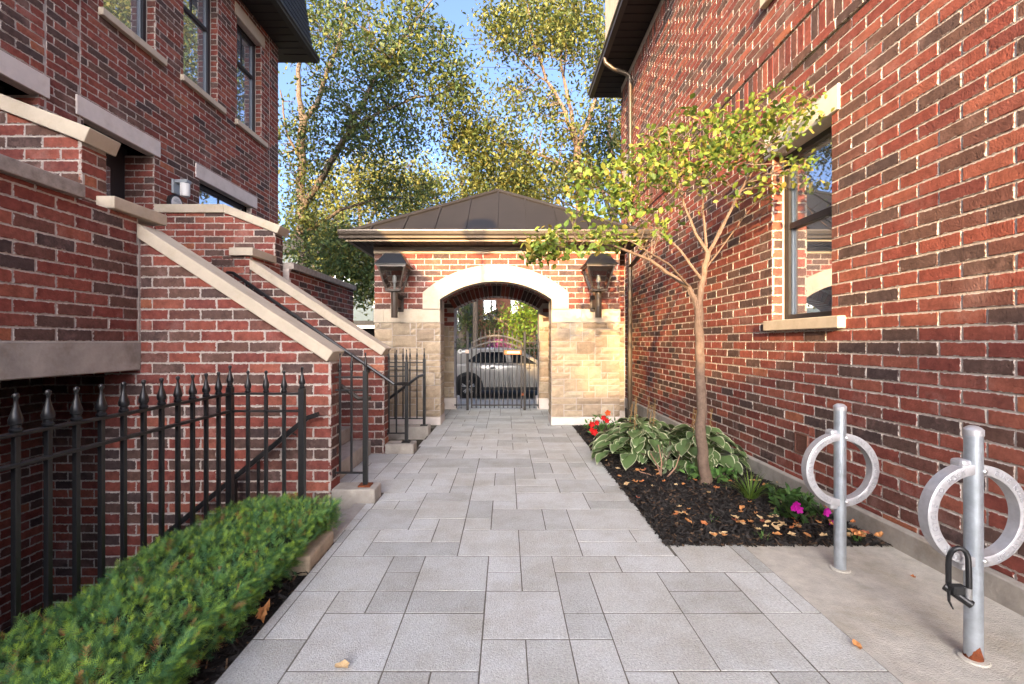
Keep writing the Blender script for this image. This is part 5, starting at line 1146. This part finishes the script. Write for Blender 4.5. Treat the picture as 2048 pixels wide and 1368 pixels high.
for k, (x, y) in enumerate(((-1.17, 2.18), (-1.16, 2.12))):
    o = link('fallen_leaf', FLM[3], (x, y, 0.012)); o.scale = (2.2, 1.8, 2.6); o.rotation_euler = (.3, -.2, 1+k); tag(o, 'crumpled large pale leaf at the foot of the hedge', 'leaf', 'crumpled leaves by the hedge')

# ================================================================== BEYOND THE GATE
def car():
    t = thing('parked_car', 'white crossover car with black wheel arches parked on the street beyond the gate', 'car', (0.2, 14.9, GZ+0.02)); z0 = GZ+0.02; yn = 14.0
    xw = [-1.18, 1.52]; rw = 0.345
    def body_pts(): return [(-2.08, 0.32), (-2.12, 0.60), (-2.08, 0.95), (-1.98, 1.05), (-1.0, 1.08), (1.0, 1.00), (1.35, 0.97), (2.1, 0.86), (2.42, 0.70), (2.45, 0.40), (2.35, 0.25), (-1.9, 0.25)]
    def sect(pts, ya, yb, name, m, parent=t, inset=0.0): return MB().prism([(x, z0+z) for x, z in pts], lambda a, b, d: (a, d, b), ya, yb).build(name, m, parent, bevel=0.05 if inset == 0 else 0.03, seg=3, smooth=True)
    sect(body_pts(), yn, yn+1.8, 'body', M['carpaint'])
    green = [(-1.95, 1.05), (-1.55, 1.46), (-1.2, 1.54), (0.0, 1.56), (0.45, 1.50), (1.30, 0.98)]
    sect(green, yn+0.12, yn+1.68, 'cabin', M['carpaint'])
    def glass(p): MB().prism([(x, z0+z) for x, z in p], lambda a, b, d: (a, d-0.10*(1.5-(b-z0)) if False else d, b), yn+0.105, yn+0.125).build('side_window', M['carglass'], t)
    glass([(-1.20, 1.16), (-0.95, 1.34), (-0.80, 1.43), (-0.05, 1.43), (0.02, 1.09), (-1.12, 1.11)]); glass([(0.18, 1.09), (0.12, 1.43), (0.38, 1.40), (1.0, 1.05)])
    MB().box(-1.1, 0.9, yn+0.095, yn+0.12, z0+1.085, z0+1.10).build('sill_trim', M['cladding'], t)
    MB().box(-1.9, 2.3, yn-0.012, yn+0.05, z0+0.24, z0+0.34).build('sill_cladding', M['cladding'], t)
    for x in xw:
        n = 20; A_ = [(x+0.47*math.cos(a), 0.345+0.47*math.sin(a)) for a in np.linspace(-0.15, math.pi+.15, n)]; B_ = [(x+0.36*math.cos(a), 0.345+0.36*math.sin(a)) for a in np.linspace(-.15, math.pi+.15, n)]
        s = MB()
        for i in range(n-1): s.prism([(A_[i][0], z0+A_[i][1]), (A_[i+1][0], z0+A_[i+1][1]), (B_[i+1][0], z0+B_[i+1][1]), (B_[i][0], z0+B_[i][1])], lambda a, b, d: (a, d, b), yn-0.015, yn+0.06)
        s.build('wheel_arch', M['cladding'], t)
        s = MB(); s.prism([(x+0.40*math.cos(a), z0+0.345+0.40*math.sin(a)) for a in np.linspace(0, 2*math.pi, 24, endpoint=False)], lambda a, b, d: (a, d, b), yn-0.004, yn+0.012); s.build('wheel_well', M['dark'], t)
        s = MB()
        for k in range(28):
            pass
        pr = [(0.21, 0.0), (0.33, 0.0), (0.345, 0.03), (0.345, 0.19), (0.33, 0.22), (0.21, 0.22)]; n = 28; s = MB()
        for k in range(n): a = 2*math.pi*k/n; s.v += [(x+q*math.cos(a), yn-0.03+d, z0+0.345+q*math.sin(a)) for q, d in pr]
        for k in range(n):
            for i in range(6): s.f.append((k*6+i, k*6+(i+1) % 6, ((k+1) % n)*6+(i+1) % 6, ((k+1) % n)*6+i))
        wh = s.build('tyre', M['tyre'], t, smooth=True)
        s = MB(); s.prism([(x+0.22*math.cos(a), z0+0.345+0.22*math.sin(a)) for a in np.linspace(0, 2*math.pi, 24, endpoint=False)], lambda a, b, d: (a, d, b), yn+0.02, yn+0.05); s.build('wheel_disc', M['tyre'], wh)
        s = MB()
        for k in range(5):
            for da in (-0.16, 0.16):
                a = 2*math.pi*k/5+0.3; c0 = (x+0.05*math.cos(a), z0+0.345+0.05*math.sin(a)); c1 = (x+0.21*math.cos(a+da), z0+0.345+0.21*math.sin(a+da)); s.tube([(c0[0], yn-0.008, c0[1]), (c1[0], yn-0.008, c1[1])], 0.018, 5)
        s.build('spokes', M['rim'], wh)
    for x in (-0.42, 0.72):
        MB().box(x-0.10, x+0.10, yn-0.03, yn+0.01, z0+0.93, z0+0.955).build('door_handle', M['carpaint'], t, bevel=0.006); MB().box(x-0.06, x+0.06, yn-0.004, yn+0.01, z0+0.905, z0+0.975).build('handle_recess', M['cladding'], t)
    for x in (0.10, 1.12): MB().box(x-0.006, x+0.006, yn-0.003, yn+0.01, z0+0.36, z0+1.0).build('door_gap', M['cladding'], t)
    MB().box(0.92, 1.12, yn-0.12, yn+0.06, z0+1.02, z0+1.15).build('mirror', M['carpaint'], t, bevel=0.03, seg=2)
    MB().box(-2.10, -2.0, yn+0.02, yn+0.4, z0+0.85, z0+0.98).build('tail_light', mat('tail_light', (0.3, 0.01, 0.01), 0.3), t, bevel=0.01)
car()
def house(name, label, x0, x1, y0, y1, z1, wm, roofm, wins, porch=None, roof_h=1.8):
    t = thing(name, label, 'house', ((x0+x1)/2, y0, GZ)); MB().box(x0, x1, y0, y1, GZ, z1).build('wall', wm, t)
    s = MB(); s.prism([(x0-0.4, z1), (x1+0.4, z1), ((x0+x1)/2, z1+roof_h)], lambda a, b, d: (a, d, b), y0-0.4, y1+0.4); s.build('roof', roofm, t)
    for (a, b, c, d) in wins:
        f = MB(); f.box(a-.08, b+.08, y0-0.06, y0-0.002, c-.08, d+.08); w_ = f.build('window', M['white'], t); MB().box(a, b, y0-0.075, y0-0.062, c, d).build('pane', M['glass'], w_); MB().box((a+b)/2-.02, (a+b)/2+.02, y0-0.085, y0-0.076, c, d).build('mullion', M['white'], w_)
    if porch:
        a, b, c = porch; MB().box(a, b, y0-2.0, y0-0.08, c, c+0.25).build('porch_roof', roofm, t); MB().box(a, b, y0-2.05, y0-2.0, c-0.12, c+0.02).build('porch_fascia', M['white'], t)
        for x in (a+0.1, (a+b)/2, b-0.1): MB().box(x-.07, x+.07, y0-1.98, y0-1.84, GZ, c).build('porch_post', M['white'], t)
    return t
blue = mat('shaded_blue_siding', (0.05, 0.075, 0.095), 0.7, noise=0.1, scale=2)  # pale siding with shade put into its colour, so it stays dark in sun
hs = house('clapboard_house', 'pale blue clapboard house with porch across the street behind the trees', -12.5, -5.5, 24, 31, 6.0, blue, M['shingle'], [(-11.6, -10.6, 3.2, 5.0), (-9.2, -8.2, 3.2, 5.0), (-7.0, -6.1, 3.2, 5.0), (-7.4, -6.5, 0.6, 2.0)], (-12.3, -5.7, 2.1))
for k in range(34): MB().prism([(0, 0), (-0.02, 0.0), (-0.002, 0.19)], lambda a, b, d: (d, 23.998+a, GZ+0.2+k*0.19+b), -12.5, -5.5).build('clapboard', blue, hs)
MB().box(-12.2, -5.8, 23.9, 23.96, GZ, 2.08).build('painted_porch_shade', M['dark'], hs)  # dark panel stands in for the shade under the porch roof
house('brick_house', 'red brick house with pale trim across the street seen through the arch', -2.2, 2.2, 33, 40, 5.2, mat('far_brick', (0.26, 0.11, 0.07), 0.9, noise=0.3, scale=6), M['shingle'], [(-1.6, -0.8, 3.0, 4.3), (0.4, 1.2, 3.0, 4.3)])
house('dark_house', 'dark grey brick house with white window seen at the left of the arch', -6.0, -2.05, 23, 30, 6.0, mat('grey_brick', (0.12, 0.10, 0.11), 0.9, noise=0.2, scale=6), M['shingle'], [(-2.62, -2.25, 1.9, 3.0), (-4.6, -3.8, 2.6, 4.2)])
tag(MB().lathe([(0.13, 0), (0.11, 7.5)], (-1.43, 21.0, GZ), 10).build('utility_pole', M['greybark']), 'grey wooden utility pole across the street seen through the arch', 'pole')
t = thing('flowering_bush', 'purple flowering bush across the street behind the car roof', 'bush', (-0.3, 21.2, GZ+0.1)); r = np.random.default_rng(5); n = 1500
v = unit(r.normal(0, 1, (n, 3)))*r.uniform(0.6, 1, (n, 1))*np.array([0.75, 0.5, 0.8]); P = v+np.array([-0.28, 21.2, 0.75]); V, Fc, cl = leaf_cloud(P, 0.12, col_var(np.array([(0.28, 0.07, 0.22), (0.22, 0.05, 0.18), (0.12, 0.08, 0.10)]), n, r), r)
o = link('foliage', fmesh('foliage', V, Fc, M['leaf'], cl), (0, 0, 0), t); o['kind'] = 'stuff'
MB().tube([(-0.3, 21.2, GZ+0.1), (-0.28, 21.2, 0.7)], [0.06, 0.03], 6).build('trunk', M['greybark'], t)
def bush(label, x, Y, rx, rz, cols, seed, zc=0.4):
    t = thing('hedge_bush', label, 'bush', (x, Y, GZ+0.1)); r = np.random.default_rng(seed); n = 2600
    v = unit(r.normal(0, 1, (n, 3)))*r.uniform(0.5, 1, (n, 1))*np.array([rx, 0.7, rz]); P = v+np.array([x, Y, zc]); V, Fc, cl = leaf_cloud(P, 0.13, col_var(cols, n, r), r)
    o = link('foliage', fmesh('foliage', V, Fc, M['leaf'], cl), (0, 0, 0), t); o['kind'] = 'stuff'; MB().tube([(x, Y, GZ+0.1), (x, Y, zc)], [0.06, 0.03], 6).build('stems', M['greybark'], t)
bush('dark green bush at the left of the car across the street', -2.1, 21.0, 1.0, 0.8, DK, 61)
bush('green ivy covered bank under the red brick house', -0.6, 27.5, 2.4, 1.6, np.array([(0.10, 0.15, 0.03), (0.14, 0.17, 0.03), (0.17, 0.13, 0.04)]), 62, 1.6)
bush('leafy bush across the street behind the car windscreen', 1.6, 21.0, 1.2, 1.0, DK, 63)
for k, (ya, yb) in enumerate(((66, 74), (76, 86), (122, 130))):
    p, q = W(560, ya-10, 20.5), W(1300, yb+14, 20.5)
    tag(MB().tube([p, (p+q)/2-Vector((0, 0, 0.12)), q], 0.010, 5).build('utility_wire', M['cladding']), 'thin dark overhead wire crossing the sky gap between the trees', 'wire', 'overhead wires')

# ================================================================== BEHIND THE CAMERA (they shade the court, as in the photograph)
def plain_house(label, x0, x1, y0, y1, z0, z1, roof_h):
    t = thing('rear_townhouse', label, 'building', ((x0+x1)/2, y1, 0)); MB().box(x0, x1, y0, y1, z0, z1).build('wall', mat('rear_brick', (0.20, 0.07, 0.055), 0.9, noise=0.3, scale=5), t)
    if roof_h: MB().prism([(y0-0.3, z1), (y1+0.3, z1), ((y0+y1)/2, z1+roof_h)], lambda a, b, d: (d, a, b), x0-0.3, x1+0.3).build('roof', M['shingle'], t)
    return t
plain_house('red brick townhouse row behind the viewpoint', -18, 16, -30, -21, -0.06, 5.9, 1.15)
plain_house('brick porch of the next rowhouse left behind the viewpoint', -9, -3.4, -9, -0.6, -0.06, 4.5, 0)
lp = thing('lamp_post', 'black lamp post with glazed lantern behind the viewpoint', 'lamp post', (-2.10, -1.5, 0))
lpz = 3.05+0.20*8.4+0.10
MB().lathe([(0.09, 0), (0.06, 0.4), (0.045, 0.6), (0.045, lpz-0.39)], (-2.10, -1.5, -0.06), 12).build('pole', M['black'], lp, smooth=True)
lantern(lp, -2.10, -1.5, lpz+0.02)
def big_tree(label, c, rad, trunk, n, ls, cols, seed, clump=0.55):
    r = np.random.default_rng(seed); t = thing('garden_tree', label, 'tree', trunk, 'tall trees around the court'); c = np.array(c); rad = np.array(rad); s = MB(); tk = np.array(trunk)
    s.tube([tk, tk*0.6+c*0.4, c+np.array([0, 0, rad[2]*0.5])], [0.28, 0.2, 0.05], 8)
    K = n//40; cl_ = unit(r.normal(0, 1, (K, 3)))*(r.uniform(0.1, 1, (K, 1))**0.4)*rad+c
    for q in cl_: s.tube([tk*0.5+c*0.5, (c+q)/2+r.normal(0, .2, 3), q], [0.07, 0.04, 0.012], 5)
    s.build('trunk', M['greybark'], t); P = (cl_[r.integers(0, K, n)]+r.normal(0, clump, (n, 3)))
    V, Fc, cc = leaf_cloud(P, ls, col_var(cols, n, r), r); o = link('foliage', fmesh('foliage', V, Fc, M['leaf'], cc), (0, 0, 0), t); o['kind'] = 'stuff'
for k, (x_, lab_) in enumerate(((-11.2, 'leafy tree added behind the rear townhouses to dim the low sun, farther towards the rowhouse side'), (-7.9, 'leafy tree added behind the rear townhouses to filter the low sun'))):  # unseen trees added in the sun's path to weaken it on the gate
    big_tree(lab_, (x_, -34+k % 2, 7.3), (2.7, 1.6, 2.6), (x_, -34+k % 2, -0.06), 3600, 0.30, OL_, 91+k, 0.8)
big_tree('tall yellow tree beyond the long brick wall, mirrored in the rowhouse windows', (8.5, 21, 12), (3.4, 3.0, 8.5), (8.5, 21, GZ), 15000, 0.26, YL, 99, 0.7)
print('objects', len(bpy.data.objects))
